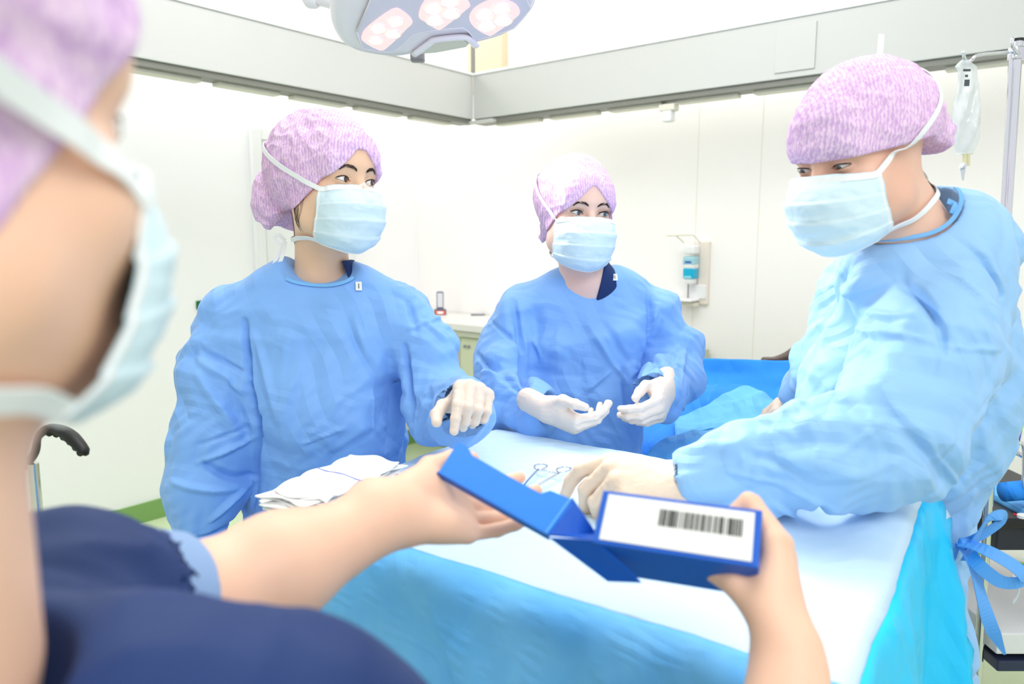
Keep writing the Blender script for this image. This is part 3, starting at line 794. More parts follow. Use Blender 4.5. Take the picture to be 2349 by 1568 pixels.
o['label'] = 'lighter blue crumpled layer'
o = cloth_strip('light_layer', [[(1478, 1048, 1.68), (1520, 1010, 1.72), (1590, 990, 1.74), (1680, 975, 1.75), (1800, 940, 1.7)],
                     [(1480, 1056, 1.66), (1540, 1030, 1.66), (1600, 1012, 1.66), (1690, 1000, 1.66), (1800, 970, 1.65)],
                     [(1484, 1100, 1.62), (1560, 1080, 1.60), (1620, 1060, 1.60), (1700, 1050, 1.60), (1800, 1040, 1.6)]], m_plight, dt, wr=0.005, seed=13)
o['label'] = 'lighter blue crumpled layer'

# ------------------------------------------------------------------ brown chair behind the man
m_brown = mat('brown_leather', (0.26, 0.15, 0.10), 0.4, bump=0.2, bscale=90, coat=0.2)
q = P(1850, 815, 3.0)
t = thing('chair', A(q[0], q[1], 0), 'dark brown padded chair back rising above the blue screen', 'chair')
pts = [(1755, 826), (1785, 822), (1810, 812), (1835, 795), (1860, 784), (1900, 778), (1960, 782), (2000, 800), (2020, 900), (1990, 1010), (1860, 1010), (1790, 960), (1765, 860)]
q0 = P(1860, 830, 3.0); pl = []
for x, y in pts:
    p = P(x, y, 3.0) - q0; pl.append((p[0], p[2]))
o = MB().prism([tuple(v) for v in smoothpoly(pl, 4)], q0, A(1, 0, 0), A(0, 0, 1), A(0, 1, 0), 0.06).build('backrest', m_brown, t)
md = o.modifiers.new('round', 'BEVEL'); md.width = 0.012; md.segments = 3
MB().box(A(q[0] + 0.05, q[1] - 0.2, 0.5), (0.44, 0.44, 0.08), None, 0.03).build('seat', m_brown, t)
MB().cyl(A(q[0] + 0.05, q[1] - 0.15, 0.46), A(q[0] + 0.05, q[1] - 0.15, 0.05), 0.025).build('column', m_chrome, t)
MB().box(A(q[0] + 0.05, q[1] + 0.03, 0.62), (0.06, 0.02, 0.3), None, 0.004).build('back_bracket', m_dark, t)
b = MB()
for k in range(5):
    a = k * 2 * math.pi / 5; b.tube([A(q[0] + 0.05, q[1] - 0.15, 0.07), A(q[0] + 0.05 + 0.28 * math.cos(a), q[1] - 0.15 + 0.28 * math.sin(a), 0.03)], [0.02, 0.016], 8)
b.build('base', m_chrome, t)

# ------------------------------------------------------------------ black curved handle on a chrome post at the left
q = P(80, 1175, 2.1)
t = thing('handle_stand', A(q[0], q[1], 0), 'chrome post with a curved black grip beside the foreground person\'s neck', 'stand')
top = P(75, 1062, 2.1)
MB().cyl(A(top[0], top[1], 0.04), top, 0.016).build('post', m_chrome, t)
b = MB(); pth = spline([P(40, 1085, 2.1), P(78, 1040, 2.1), P(88, 1000, 2.1), P(115, 983, 2.1), P(150, 992, 2.08), P(180, 1018, 2.06), P(200, 1043, 2.05)], 40)
b.tube(pth, np.interp(np.linspace(0, 1, 40), [0, .12, .3, .45, .75, .95, 1], [.010, .016, .012, .018, .022, .016, .006]), 14, flat=0.8)
for k in range(6):
    i = 20 + k * 3; b.tube([pth[i] + A(0, -0.012, -0.010), pth[i] + A(0, 0.012, -0.010)], 0.011, 8)
b.build('grip', m_black, t, smooth=True)
b = MB()
for k in range(4):
    a = k * math.pi / 2 + 0.4; b.tube([A(top[0], top[1], 0.06), A(top[0] + 0.25 * math.cos(a), top[1] + 0.25 * math.sin(a), 0.03)], [0.02, 0.014], 8)
b.build('foot', m_grey, t)

# ------------------------------------------------------------------ equipment trolley at the right edge
D_ = 1.75
q = P(2420, 1300, D_)
t = thing('equipment_trolley', A(q[0], q[1], 0), 'dark shelved equipment trolley at the right edge behind the man', 'trolley')
def bx(px0, py0, px1, py1, d, th, m, name, par, bev=0.004):
    a = P(px0, py0, d); b_ = P(px1, py1, d); c = (a + b_) / 2 + A(0, th / 2, 0)
    return MB().box(c, (abs(b_[0] - a[0]), th, abs(a[2] - b_[2])), None, bev).build(name, m, par)
bx(2290, 1190, 2560, 1212, D_, 0.40, m_dark, 'shelf', t)
bx(2290, 1206, 2560, 1262, D_ + 0.02, 0.38, mat('navy_plastic', (0.12, 0.13, 0.20), 0.4), 'drawer_box', t)
bx(2290, 1452, 2560, 1500, D_ - 0.03, 0.46, m_white, 'lower_shelf', t)
bx(2290, 1515, 2560, 1540, D_ - 0.03, 0.46, mat('trolley_navy', (0.14, 0.18, 0.30), 0.4), 'base_bar', t)
b = MB()
for px in (2470, 2560): b.cyl(P(px, 1100, D_ + 0.2), A(P(px, 1500, D_ + 0.2)[0], D_ + 0.2, 0.03), 0.014)
b.build('upright', m_steel, t)
b = MB(); b.tube([P(2280, 1010, 1.8), P(2420, 1085, 1.8)], 0.006, 10); b.build('rail', m_steel, t, smooth=True)
b = MB(); b.tube(spline([P(2331, 985, 1.78), P(2330, 1002, 1.78), P(2336, 1016, 1.78), P(2348, 1022, 1.78), P(2349, 1080, 1.78), P(2348, 1110, 1.78), P(2360, 1190, 1.78)], 30), 0.0045, 8); b.build('hook', m_chrome, t, smooth=True)
tr = thing('instrument_tray', P(2390, 1188, D_ + 0.1), 'pale kidney tray with a red line on the trolley', 'tray')
b = MB(); c = P(2380, 1178, D_ + 0.12); b.box(c, (0.20, 0.26, 0.014), None, 0.006); b.box(c + A(-0.095, 0, 0.01), (0.012, 0.25, 0.02), None, 0.004); b.build('body', mat('tray_grey', (0.85, 0.84, 0.84), 0.3), tr)
MB().tube([P(2325, 1178, D_ + 0.0), P(2349, 1188, D_ - 0.02)], 0.0025, 8).build('red_line', mat('red_plastic', (0.9, 0.1, 0.1), 0.4), tr)
MB().cyl(P(2346, 1180, D_ - 0.02), P(2346, 1186, D_ - 0.02), 0.012).build('cup', m_white, tr)
bl_ = thing('drape_roll', P(2370, 1130, D_), 'folded blue drape lying on the trolley at the right edge', 'drape')
b = MB(); b.tube([P(2300, 1128, D_ + 0.05), P(2480, 1112, D_ + 0.05)], [0.024, 0.026], 16); b.build('roll', m_pblue, bl_, smooth=True)
MB().box(P(2400, 1158, D_ + 0.12), (0.26, 0.2, 0.05), None, 0.012).build('fold', m_plight, bl_)
bt = thing('breathing_tube', P(2360, 940, 1.85), 'pale green corrugated tube with a blue connector at the right edge', 'tube')
b = MB(); pp = spline([P(2331, 990, 1.85), P(2338, 968, 1.85), P(2360, 942, 1.86), P(2400, 915, 1.88), P(2450, 930, 1.9), P(2470, 1040, 1.9), P(2470, 1180, 1.9)], 90)
b.tube(pp, 0.012 + 0.0016 * np.sin(np.arange(90) * 2.1), 12); b.build('hose', mat('hose_green', (0.55, 0.88, 0.58), 0.4), bt, smooth=True)
b = MB(); b.cyl(P(2326, 1010, 1.85), P(2331, 985, 1.85), 0.013); b.box(P(2325, 1016, 1.85), (0.012, 0.02, 0.03), None, 0.003); b.build('connector', mat('connector_blue', (0.30, 0.30, 0.75), 0.3), bt)
b = MB(); b.tube(spline([P(2322, 1320, D_ - 0.06), P(2335, 1330, D_ - 0.06), P(2336, 1360, D_ - 0.06), P(2322, 1385, D_ - 0.06)], 20), 0.003, 8)
o = b.build('clear_tube', mat('tube_clear', (0.9, 0.93, 0.95), 0.1, alpha=0.6), None, smooth=True, loc=P(2330, 1350, D_)); tag(o, 'thin clear tube looped below the trolley shelf', 'tube')

# ------------------------------------------------------------------ the open blue box
BA = P(1366, 1238, 0.62); BBr = P(1733, 1293, 0.575); BT = P(1387, 1130, 0.655)
b1 = nrm(BBr - BA); b2 = nrm((BT - BA) - b1 * ((BT - BA) @ b1)); b3 = np.cross(b1, b2)       # b3 points out of the label side
LB = np.linalg.norm(BBr - BA); WB = (BT - BA) @ b2 ; HB = 0.056
print('box', LB, WB, 'b2', b2, 'b3', b3)
m_box = mat('box_blue', (0.01, 0.36, 0.78), 0.45, bump=0.1, bscale=200)
m_boxl = mat('box_blue_inner', (0.10, 0.50, 0.90), 0.45)
m_label = mat('label_paper', (0.93, 0.93, 0.91), 0.6)
m_ink = mat('ink_black', (0.08, 0.08, 0.08), 0.6)
tb = thing('carton_box', BA + b1 * LB / 2, 'open blue carton box with white barcode label held out over the table', 'box')
c = BA + b1 * LB / 2 + b2 * WB / 2 - b3 * HB / 2
MB().box(c, (LB + 0.006, WB + 0.006, HB), (b1, b2, b3), 0.0015).build('body', m_box, tb)
lab = MB().box(BA + b1 * LB / 2 + b2 * WB / 2 + b3 * 0.0006, (LB - 0.006, WB - 0.002, 0.0008), (b1, b2, b3), 0.0003).build('label', m_label, tb)
b = MB(); rnd = random.Random(5); u = 0.385
while u < 0.91:
    wd = rnd.choice([0.003, 0.003, 0.005, 0.009, 0.012]); b.box(BA + b1 * (LB * (u + wd / 2)) + b2 * WB * 0.63 + b3 * 0.0013, (LB * wd, WB * 0.34, 0.0004), (b1, b2, b3))
    u += wd + rnd.choice([0.003, 0.004, 0.007, 0.012])
b.build('barcode', m_ink, lab)
# the opened lid: tray running up to the left
L0 = P(1256, 1226, 0.64); L1 = P(1004, 1084, 0.70); L2 = P(1312, 1143, 0.672); 
l1 = nrm(L1 - L0); LLn = np.linalg.norm(L1 - L0); l2 = nrm((L2 - L0) - l1 * ((L2 - L0) @ l1)); l3 = np.cross(l2, l1); Wl = (L2 - L0) @ l2
if l3 @ (A(0, 0, CAMZ) - L0) < 0: l3 = -l3
print('lid', LLn, Wl, l2, l3)
pg = []
for px, py in ((1005, 1084), (1051, 1012), (1072, 1024), (1084, 1044), (1160, 1088), (1240, 1131), (1262, 1124), (1306, 1142), (1311, 1158), (1257, 1227)):
    q = onplane(px, py, L0, l3) - L0; pg.append((q @ l1, q @ l2))
MB().prism(pg, L0, l1, l2, -l3, 0.002).build('lid', m_boxl, tb)
qa = onplane(1252, 1224, L0, l3) + l3 * 0.0012; qb = onplane(1309, 1146, L0, l3) + l3 * 0.0012
MB().tube([qa, qb], 0.0013, 8).build('crease', mat('crease_light', (0.35, 0.66, 0.96), 0.4), tb)
b = MB(); b.box(L0 + l1 * LLn / 2 + l2 * 0.001 - l3 * 0.004, (LLn + 0.003, 0.002, 0.008), (l1, l2, l3), 0.0006); b.build('lid_edge', m_box, tb)
# folded connecting side between lid and body
q = [P(1256, 1228, 0.642), P(1312, 1143, 0.672), P(1368, 1226, 0.66), P(1366, 1238, 0.622)]
b = MB(); b.add(q, [(0, 1, 2, 3)]); o = b.build('hinge_panel', m_box, tb); md = o.modifiers.new('thickness', 'SOLIDIFY'); md.thickness = 0.0015
q = [P(1262, 1232, 0.64), P(1366, 1236, 0.62), P(1472, 1334, 0.612), P(1395, 1331, 0.625)]
b = MB(); b.add(q, [(0, 1, 2, 3)]); o = b.build('side_flap', m_box, tb); md = o.modifiers.new('thickness', 'SOLIDIFY'); md.thickness = 0.0015
# ================================================================== PEOPLE
def skin_mat(name, col, col2): return mat(name, col, 0.48, var=col2, vscale=14, bump=0.10, bscale=350, sss=0.12, spec=0.4)
m_glove = mat('latex_glove', (0.93, 0.855, 0.80), 0.42, bump=0.25, bscale=120, bdist=0.0015, spec=0.5)
def creases(m, specs, strength=0.8):
    nt = m.node_tree; b = nt.nodes['Principled BSDF']; prev = b.inputs['Normal'].links[0].from_node
    tc = nt.nodes.new('ShaderNodeTexCoord')
    for i, (sc_, rot, ds) in enumerate(specs):
        mp = nt.nodes.new('ShaderNodeMapping'); mp.inputs['Rotation'].default_value = rot; mp.inputs['Location'].default_value = (i * 1.7, 0.3, 0.9)
        wv = nt.nodes.new('ShaderNodeTexWave'); wv.wave_profile = 'TRI'; wv.inputs['Scale'].default_value = sc_
        wv.inputs['Distortion'].default_value = 3.5; wv.inputs['Detail'].default_value = 1.0; wv.inputs['Detail Scale'].default_value = 0.8
        nz = nt.nodes.new('ShaderNodeTexNoise'); nz.inputs['Scale'].default_value = sc_ * 1.3; nz.inputs['Detail'].default_value = 0
        rp = nt.nodes.new('ShaderNodeValToRGB'); rp.color_ramp.elements[0].position = 0.48; rp.color_ramp.elements[1].position = 0.66
        ml = nt.nodes.new('ShaderNodeMath'); ml.operation = 'MULTIPLY'
        bp = nt.nodes.new('ShaderNodeBump'); bp.inputs['Strength'].default_value = strength; bp.inputs['Distance'].default_value = ds
        nt.links.new(tc.outputs['Object'], mp.inputs['Vector']); nt.links.new(mp.outputs['Vector'], wv.inputs['Vector']); nt.links.new(mp.outputs['Vector'], nz.inputs['Vector'])
        nt.links.new(nz.outputs['Fac'], rp.inputs['Fac']); nt.links.new(wv.outputs['Fac'], ml.inputs[0]); nt.links.new(rp.outputs['Color'], ml.inputs[1])
        nt.links.new(ml.outputs[0], bp.inputs['Height']); nt.links.new(prev.outputs['Normal'], bp.inputs['Normal']); prev = bp
    nt.links.new(prev.outputs['Normal'], b.inputs['Normal'])
creases(m_dblue, ((4, (0.2, 1.4, 0.9), 0.007), (9, (1.0, 0.1, 0.5), 0.003), (22, (0.5, 1.2, 0.2), 0.0012)))
creases(m_dpale, ((4, (0.2, 0.4, 0.5), 0.005), (10, (0.1, 0.1, 1.5), 0.002)))
creases(m_dcyan, ((4, (0.2, 0.1, 0.9), 0.010), (9, (1.0, 0.4, 0.3), 0.004)))
creases(m_pblue, ((3, (0.2, 0.4, 0.9), 0.014), (8, (1.0, 0.1, 0.5), 0.005)))
creases(m_plight, ((4, (0.7, 0.4, 0.2), 0.012), (9, (1.0, 0.1, 0.5), 0.005)))
m_glove3 = mat('cream_latex_glove', (0.92, 0.82, 0.73), 0.45, bump=0.3, bscale=90, bdist=0.002)
def gown_mat(name, col, col2):
    m = mat(name, col, 0.58, bump=0.30, bscale=900, bdist=0.0005, var=col2, vscale=4, sheen=0.15, spec=0.4)
    creases(m, ((3.2, (0.3, 0.5, 1.1), 0.010), (6.5, (1.2, 0.2, 0.4), 0.0055), (13, (0.7, 1.3, 0.1), 0.0022)))
    return m
m_gown = gown_mat('gown_blue', (0.50, 0.70, 0.965), (0.53, 0.73, 0.975))
m_gown3 = gown_mat('gown_light_blue', (0.60, 0.79, 0.97), (0.62, 0.80, 0.98))
m_bind = mat('gown_binding', (0.47, 0.73, 0.96), 0.6)
m_navy = mat('scrub_navy', (0.03, 0.165, 0.38), 0.75, bump=0.3, bscale=400, bdist=0.0006, var=(0.035, 0.185, 0.42), vscale=7)
m_maskb = mat('mask_blue', (0.85, 0.935, 0.97), 0.7, bump=0.3, bscale=160, bdist=0.0012)
m_maskw = mat('mask_white', (0.95, 0.96, 0.96), 0.7, bump=0.3, bscale=700, bdist=0.0005)
m_ball = mat('eye_white', (0.93, 0.91, 0.90), 0.08, coat=0.8)
m_pupil = mat('pupil', (0.01, 0.01, 0.01), 0.05, coat=1.0)
m_brow = mat('brow_hair', (0.22, 0.16, 0.14), 0.6)
m_hair = mat('dark_hair', (0.10, 0.07, 0.06), 0.45)
m_clog = mat('clog_white', (0.85, 0.86, 0.88), 0.4)
m_tag = mat('tag_white', (0.95, 0.95, 0.93), 0.6)
def cap_mat():
    m = bpy.data.materials.new('cap_lavender'); m.use_nodes = True; nt = m.node_tree; b = nt.nodes['Principled BSDF']
    b.inputs['Roughness'].default_value = 0.8; b.inputs['Specular IOR Level'].default_value = 0.25
    tc = nt.nodes.new('ShaderNodeTexCoord'); mp = nt.nodes.new('ShaderNodeMapping'); mp.inputs['Scale'].default_value = (1, 1, 0.55)
    nt.links.new(tc.outputs['Object'], mp.inputs['Vector'])
    n = nt.nodes.new('ShaderNodeTexNoise'); n.inputs['Scale'].default_value = 260; n.inputs['Detail'].default_value = 2
    nt.links.new(mp.outputs['Vector'], n.inputs['Vector'])
    wv = nt.nodes.new('ShaderNodeTexWave'); wv.inputs['Scale'].default_value = 60; wv.inputs['Distortion'].default_value = 5; wv.inputs['Detail'].default_value = 1; wv.inputs['Detail Scale'].default_value = 4
    nt.links.new(mp.outputs['Vector'], wv.inputs['Vector'])
    mx = nt.nodes.new('ShaderNodeMath'); mx.operation = 'MULTIPLY_ADD'; mx.inputs[1].default_value = 0.35
    nt.links.new(wv.outputs['Fac'], mx.inputs[0]); nt.links.new(n.outputs['Fac'], mx.inputs[2])
    r = nt.nodes.new('ShaderNodeValToRGB'); r.color_ramp.elements[0].position = 0.50; r.color_ramp.elements[1].position = 0.85
    r.color_ramp.elements[0].color = srgb(0.84, 0.71, 0.89); r.color_ramp.elements[1].color = srgb(0.95, 0.88, 0.955)
    nt.links.new(mx.outputs[0], r.inputs['Fac'])
    n3 = nt.nodes.new('ShaderNodeTexNoise'); n3.inputs['Scale'].default_value = 7; nt.links.new(mp.outputs['Vector'], n3.inputs['Vector'])
    mc = nt.nodes.new('ShaderNodeMixRGB'); mc.blend_type = 'MULTIPLY'; mc.inputs[2].default_value = srgb(1.0, 0.90, 0.95); 
    nt.links.new(n3.outputs['Fac'], mc.inputs[0]); nt.links.new(r.outputs['Color'], mc.inputs[1]); nt.links.new(mc.outputs[0], b.inputs['Base Color'])
    bp = nt.nodes.new('ShaderNodeBump'); bp.inputs['Strength'].default_value = 0.25; bp.inputs['Distance'].default_value = 0.001
    nt.links.new(n.outputs['Fac'], bp.inputs['Height']); nt.links.new(bp.outputs['Normal'], b.inputs['Normal'])
    return m
m_cap = cap_mat()
creases(m_cap, ((5, (0.3, 0.9, 0.2), 0.006), (12, (1.1, 0.3, 0.5), 0.0025)), 0.6)
creases(m_maskb, ((9, (0.1, 1.3, 0.2), 0.0025),), 0.5)

class Head:
    """local axes: X to the person's right, Y forward, Z up; origin between the ears at eye height"""
    def __init__(s, O, fwd, up=(0, 0, 1), sc=1.0):
        s.Y = nrm(fwd); s.X = nrm(np.cross(s.Y, up)); s.Z = np.cross(s.X, s.Y); s.O = np.asarray(O, float); s.s = sc
        s.M = np.array([s.X, s.Y, s.Z])
    def w(s, p): return s.O + (np.asarray(p, float) * s.s) @ s.M
    def l(s, p): return (((p - s.O) @ s.M.T) / s.s).astype(np.float32)
    def wrap(s, f): return lambda p: f(s.l(p)) * s.s

def skull(c=1.0):
    return ell((0, -0.014, 0.042), (0.074, 0.095, 0.082))
EC = (0.0315, 0.0735, 0.0)
def face_sdf(open_=1.0, jaw=1.0, look_down=0.0):
    parts = [skull(), (ell((0, 0.02, -0.03), (0.063, 0.068, 0.085)), .03)]
    for x in (-1, 1):
        parts += [(cap((x * 0.046 * jaw, 0.005, -0.062), (x * 0.012, 0.072, -0.098), 0.024, 0.018), .03),
                  (cap((x * 0.045, 0.052, -0.034), (x * 0.030, 0.071, -0.040), 0.020), .03),
                  (cap((x * 0.045, 0.066, 0.019), (x * 0.012, 0.081, 0.016), 0.0095), .018)]
    parts += [(ell((0, 0.078, -0.100), (0.022, 0.018, 0.018)), .02), (ell((0, 0.083, -0.068), (0.026, 0.020, 0.020)), .02),
              (ell((0, 0.062, 0.045), (0.055, 0.030, 0.042)), .03)]
    base = union(parts)
    nose = union([cap((0, 0.083, 0.006), (0, 0.108, -0.038), 0.0065, 0.0095), (ell((0, 0.098, -0.044), (0.017, 0.013, 0.009)), .008)])
    def f(p):
        d = base(p)
        ap = p.copy(); ap[:, 0] = np.abs(ap[:, 0])
        d = smax(d, -(np.sqrt(((ap - np.float32((0.033, 0.1005, 0.001))) ** 2 / np.float32((1.5, 1, 1)) ** 2).sum(1)) - 0.0155), 0.018)
        d = smin(d, nose(p), 0.014)
        q = ap - np.float32(EC)
        d = smin(d, np.sqrt((q * q).sum(1)) - 0.0132, 0.0045)                      # lids
        # upper lid crease
        w = 0.0150; t = np.clip(q[:, 0] / w, -1, 1)
        slant = q[:, 0] * 0.10
        zu = (0.0056 * open_ - look_down) * (1 - t * t) + slant + 0.0006; zl = -(0.0046 * open_) * (1 - t * t * 0.9) * (1 - 0.15 * t) + slant
        op = np.maximum(np.maximum(q[:, 2] - zu, zl - q[:, 2]), np.maximum(np.abs(q[:, 0]) - w, 0.004 - q[:, 1]))
        cr = np.abs(q[:, 2] - (zu + 0.0035)) - 0.0004
        d = np.where((q[:, 1] > 0.004) & (np.abs(q[:, 0]) < w), d + 0.0009 * np.exp(-(cr / 0.0009) ** 2), d)
        d = smax(d, -op, 0.0006)
        return d
    return f
def lidcurve(side, open_, look_down, upper=True, n=24, out=0.0):
    t = np.linspace(-1, 1, n); w = 0.0150; x = t * w
    z = ((0.0056 * open_ - look_down) * (1 - t * t) + 0.10 * x + 0.0006) if upper else (-(0.0046 * open_) * (1 - t * t * 0.9) * (1 - 0.15 * t) + 0.10 * x)
    r = 0.0134 + out
    y = np.sqrt(np.maximum(r * r - x * x - z * z, 1e-8)); y = np.maximum(y, 0.0045)
    return np.stack([side * (EC[0] + x), EC[1] + y, EC[2] + z], 1)

def project(F, pts, off, it=6):
    V = np.array(pts, float)
    for _ in range(it):
        d, N = sdf_grad(F, V, 0.0015); V = V - N * (d - off)[:, None]
    d, N = sdf_grad(F, V, 0.002)
    return V, N

def do_head(root, H, skin, iris_col, neck_parts, res, cap_extra, brim, gather, gaze, open_=1.0, look_down=0.0, lashes=0.0,
            cap_r=(0.083, 0.104, 0.094), cap_c=(0, -0.016, 0.045), mask_off=0.0, name_body='body', bounds=None, extra=None, wr=0.003,
            straps=None, jaw=1.0, brow_z=0.0, cap_res=None, brow_w=0.0021, strap_w=0.0085, low=0.30, seed=0, mprot=0.0, mside=(0, 0)):
    face = face_sdf(open_, jaw, look_down)
    F = union([H.wrap(face)] + neck_parts)
    if bounds is None:
        c = H.w((0, 0, 0)); lo = c + A(-0.15, -0.15, -low); hi = c + A(0.15, 0.15, 0.19)
    else: lo, hi = bounds
    V, Q = mesh_sdf(F, lo, hi, res, proj=2)
    body = build(name_body, V, Q, skin, root)
    FH = H.wrap(face)
    # eyes, brows, lashes
    for sd in (-1, 1):
        c = H.w((sd * EC[0], EC[1], EC[2])); g = nrm(gaze[0] * H.X + gaze[1] * H.Y + gaze[2] * H.Z)
        a1 = nrm(np.cross(g, H.Z)); a2 = np.cross(a1, g); r = 0.0120 * H.s
        V = [c + g * r * 1.02]; F_ = []; M_ = []; seg = 28
        ths = [0.10, 0.20, 0.30, 0.46, 0.52, 0.7, 0.95, 1.2, 1.5, 1.9, 2.3, 2.7]
        for th in ths:
            bul = 1.02 if th < 0.5 else 1.0
            for k in range(seg):
                a = 2 * math.pi * k / seg
                V.append(c + r * bul * (math.cos(th) * g + math.sin(th) * (math.cos(a) * a1 + math.sin(a) * a2)))
        for k in range(seg): F_.append((0, 1 + k, 1 + (k + 1) % seg)); M_.append(2)
        for i in range(len(ths) - 1):
            for k in range(seg):
                F_.append((1 + i * seg + k, 1 + (i + 1) * seg + k, 1 + (i + 1) * seg + (k + 1) % seg, 1 + i * seg + (k + 1) % seg))
                M_.append(2 if ths[i + 1] <= 0.21 else (1 if ths[i + 1] <= 0.47 else 0))
        F_.append(tuple(1 + (len(ths) - 1) * seg + k for k in range(seg)))
        M_.append(0)
        build('eye', V, F_, [m_ball, iris_col, m_pupil], body, True, M_)
        b = MB(); lc = np.array([H.w(q) for q in lidcurve(sd, open_, look_down, True, 24, 0.0006)])
        b.tube(lc, np.interp(np.linspace(0, 1, 24), [0, .15, .85, 1], [.0004, .0009, .0011, .0005]) * H.s * (1 + lashes * .2), 6)
        b.tube(np.array([H.w(q) for q in lidcurve(sd, open_, look_down, False, 24, 0.0003)])[8:], 0.00035 * H.s, 5)
        if lashes:
            for i in range(3, 24):
                q = lc[i]; t = i / 23.0
                b.tube([q, q + (H.Y * 0.004 + H.Z * 0.002 + H.X * sd * (t - 0.35) * 0.004) * lashes * H.s, q + (H.Y * 0.006 + H.Z * 0.0055 + H.X * sd * (t - 0.35) * 0.009) * lashes * H.s], [0.0004, 0.0003, 0.0001], 4, cap=False)
        b.build('eyelashes', m_brow, body, smooth=True)
        pts = [H.w((sd * x, 0.10, z + brow_z)) for x, z in ((0.0130, 0.0125), (0.020, 0.0147), (0.030, 0.0168), (0.040, 0.0160), (0.049, 0.0120))]
        pts = spline(pts, 40); pts[:, :] = pts + 0
        pr, N = project(FH, pts, 0.0004, 10)
        b = MB(); rg = random.Random(3 + seed)
        Tn = np.gradient(pr, axis=0); Tn /= np.linalg.norm(Tn, axis=1)[:, None]
        for k in range(120):
            i = rg.randint(0, 37); wv = (1 - abs(i / 39 - 0.35) * 0.9) * brow_w * 1.3
            q = pr[i] + H.Z * rg.uniform(-wv, wv) * H.s
            up_ = (0.9 - i / 40.0) * 0.9
            e = q + (Tn[i] * 1.0 + H.Z * up_ * 0.7) * 0.0055 * H.s + N[i] * 0.0006
            b.tube([q, (q + e) / 2 + N[i] * 0.0007, e], [0.0003, 0.00028, 0.0001], 3, cap=False)
        b.build('eyebrow', m_brow, body, smooth=True)
    # cap
    cp = union([ell(cap_c, cap_r)] + [(e, k) for e, k in cap_extra])
    def capf(p):
        d = smin(cp(p), face(p) - 0.0045, 0.01)
        d = np.minimum(d, 10)
        return smax(d, (brim(p) - p[:, 2]) * 0.8, 0.003)
    Fc = H.wrap(capf); c = H.w((0, -0.03, 0.03))
    cr = cap_res or res * 1.6
    V, Q = mesh_sdf(Fc, c - 0.2, c + 0.2, cr, proj=1)
    L = H.l(V); N = vnormals(V, Q)
    gx = np.float32(gather); dv = L - gx; R_ = np.sqrt((dv ** 2).sum(1)) + 1e-6
    phi = np.arctan2(dv[:, 0], dv[:, 2] + 0.3 * dv[:, 1])
    amp = np.exp(-(R_ / 0.09) ** 2)
    wr = wr * 1.5; disp = wr * amp * (ridge(np.stack([phi * 3.2, R_ * 4, phi * 0 + seed], 1)) ) * 1.3
    disp += wr * 0.55 * ridge(L * np.float32((9, 13, 24)) + seed) * (0.35 + amp) + wr * 0.35 * ridge(L * 38 + seed)
    bz = L[:, 2] - brim(L.astype(np.float32)); disp *= np.clip(bz / 0.02, 0.15, 1)
    V = V + N * (disp * H.s)[:, None]
    capo = build('surgical_cap', V, Q, m_cap, root)
    # mask
    prof = A((0.1015, -0.0085), (0.1140, -0.026), (0.1230, -0.044), (0.1250, -0.060), (0.1210, -0.080), (0.1120, -0.100), (0.0960, -0.1195), (0.078, -0.1275))
    side = A((0.0625, 0.050, -0.0150), (0.0660, 0.047, -0.030), (0.0680, 0.044, -0.046), (0.0685, 0.040, -0.060), (0.0670, 0.034, -0.074), (0.0640, 0.027, -0.088), (0.0585, 0.020, -0.0985), (0.050, 0.016, -0.106))
    nv, nu = 61, 61
    prof = prof - A(mprot, 0); side = side + A(mside[0], mside[1], mside[2] if len(mside) > 2 else 0)
    pc = spline(prof, nv); scv = spline(side, nv)
    def mpt(u, i):
        a = abs(u) * math.pi / 2; sg = 1 if u >= 0 else -1
        v = i / (nv - 1)
        sx, sy, sz = scv[i]; cy, cz = pc[i]
        ca = math.cos(a) ** 0.80 if a < 1.5707 else 0.0
        x = sg * sx * math.sin(a) ** 0.92; y = sy + (cy - sy) * ca; z = cz + (sz - cz) * (1 - math.cos(a)) ** 0.9
        if v < 0.16: # nose wire hugs the bridge
            y -= 0.006 * (1 - v / 0.16) * math.exp(-((abs(u) - 0.30) / 0.15) ** 2)
        pl = 0.0
        for v0 in (0.27, 0.50, 0.72):
            t = (v - v0) / 0.16
            if 0 <= t < 1: pl += (1 - t) * 0.0042 * min(1.0, t / 0.07)
        k = 1 - abs(u) ** 3 * 0.65
        return x, y, z, pl * k
    V = []; NN = []
    for i in range(nv):
        for j in range(nu):
            u = -1 + 2 * j / (nu - 1); x, y, z, pl = mpt(u, i)
            n = nrm(A(x * 1.0, max(y - 0.02, 0.004), (z + 0.065) * 0.6))
            V.append(A(x, y, z) + n * pl); NN.append(n)
    V = np.array(V); NN = np.array(NN)
    wrm = 0.0016 * ridge(V * np.float32((26, 26, 40)) + 5 + seed) + 0.0009 * ridge(V * 70 + seed)
    edge = np.minimum(1, np.minimum(np.tile(np.arange(nu), nv), np.tile(nu - 1 - np.arange(nu), nv)) / 6.0)
    V = V + NN * (wrm * edge)[:, None]
    W = np.array([H.w(v) for v in V])
    # never inside the face
    d, N = sdf_grad(FH, W, 0.002); W = W + N * np.clip(0.0012 - d, 0, 0.02)[:, None]
    F_ = [(i * nu + j, i * nu + j + 1, (i + 1) * nu + j + 1, (i + 1) * nu + j) for i in range(nv - 1) for j in range(nu - 1)]
    mo = build('face_mask', W, F_, m_maskb, root); md = mo.modifiers.new('thickness', 'SOLIDIFY'); md.thickness = 0.0009; md.offset = 1
    G = W.reshape(nv, nu, 3); GN = (NN @ H.M).reshape(nv, nu, 3)
    b = MB()
    wb = 0.0058 * H.s
    top = G[3, :] + GN[3] * 0.0014; b.ribbon(top, GN[3], wb * 1.5, 0.0024)
    for j in (0, nu - 1):
        jj = 1 if j == 0 else nu - 2
        b.ribbon(G[:, jj], GN[:, jj], wb * 1.25, 0.0020)
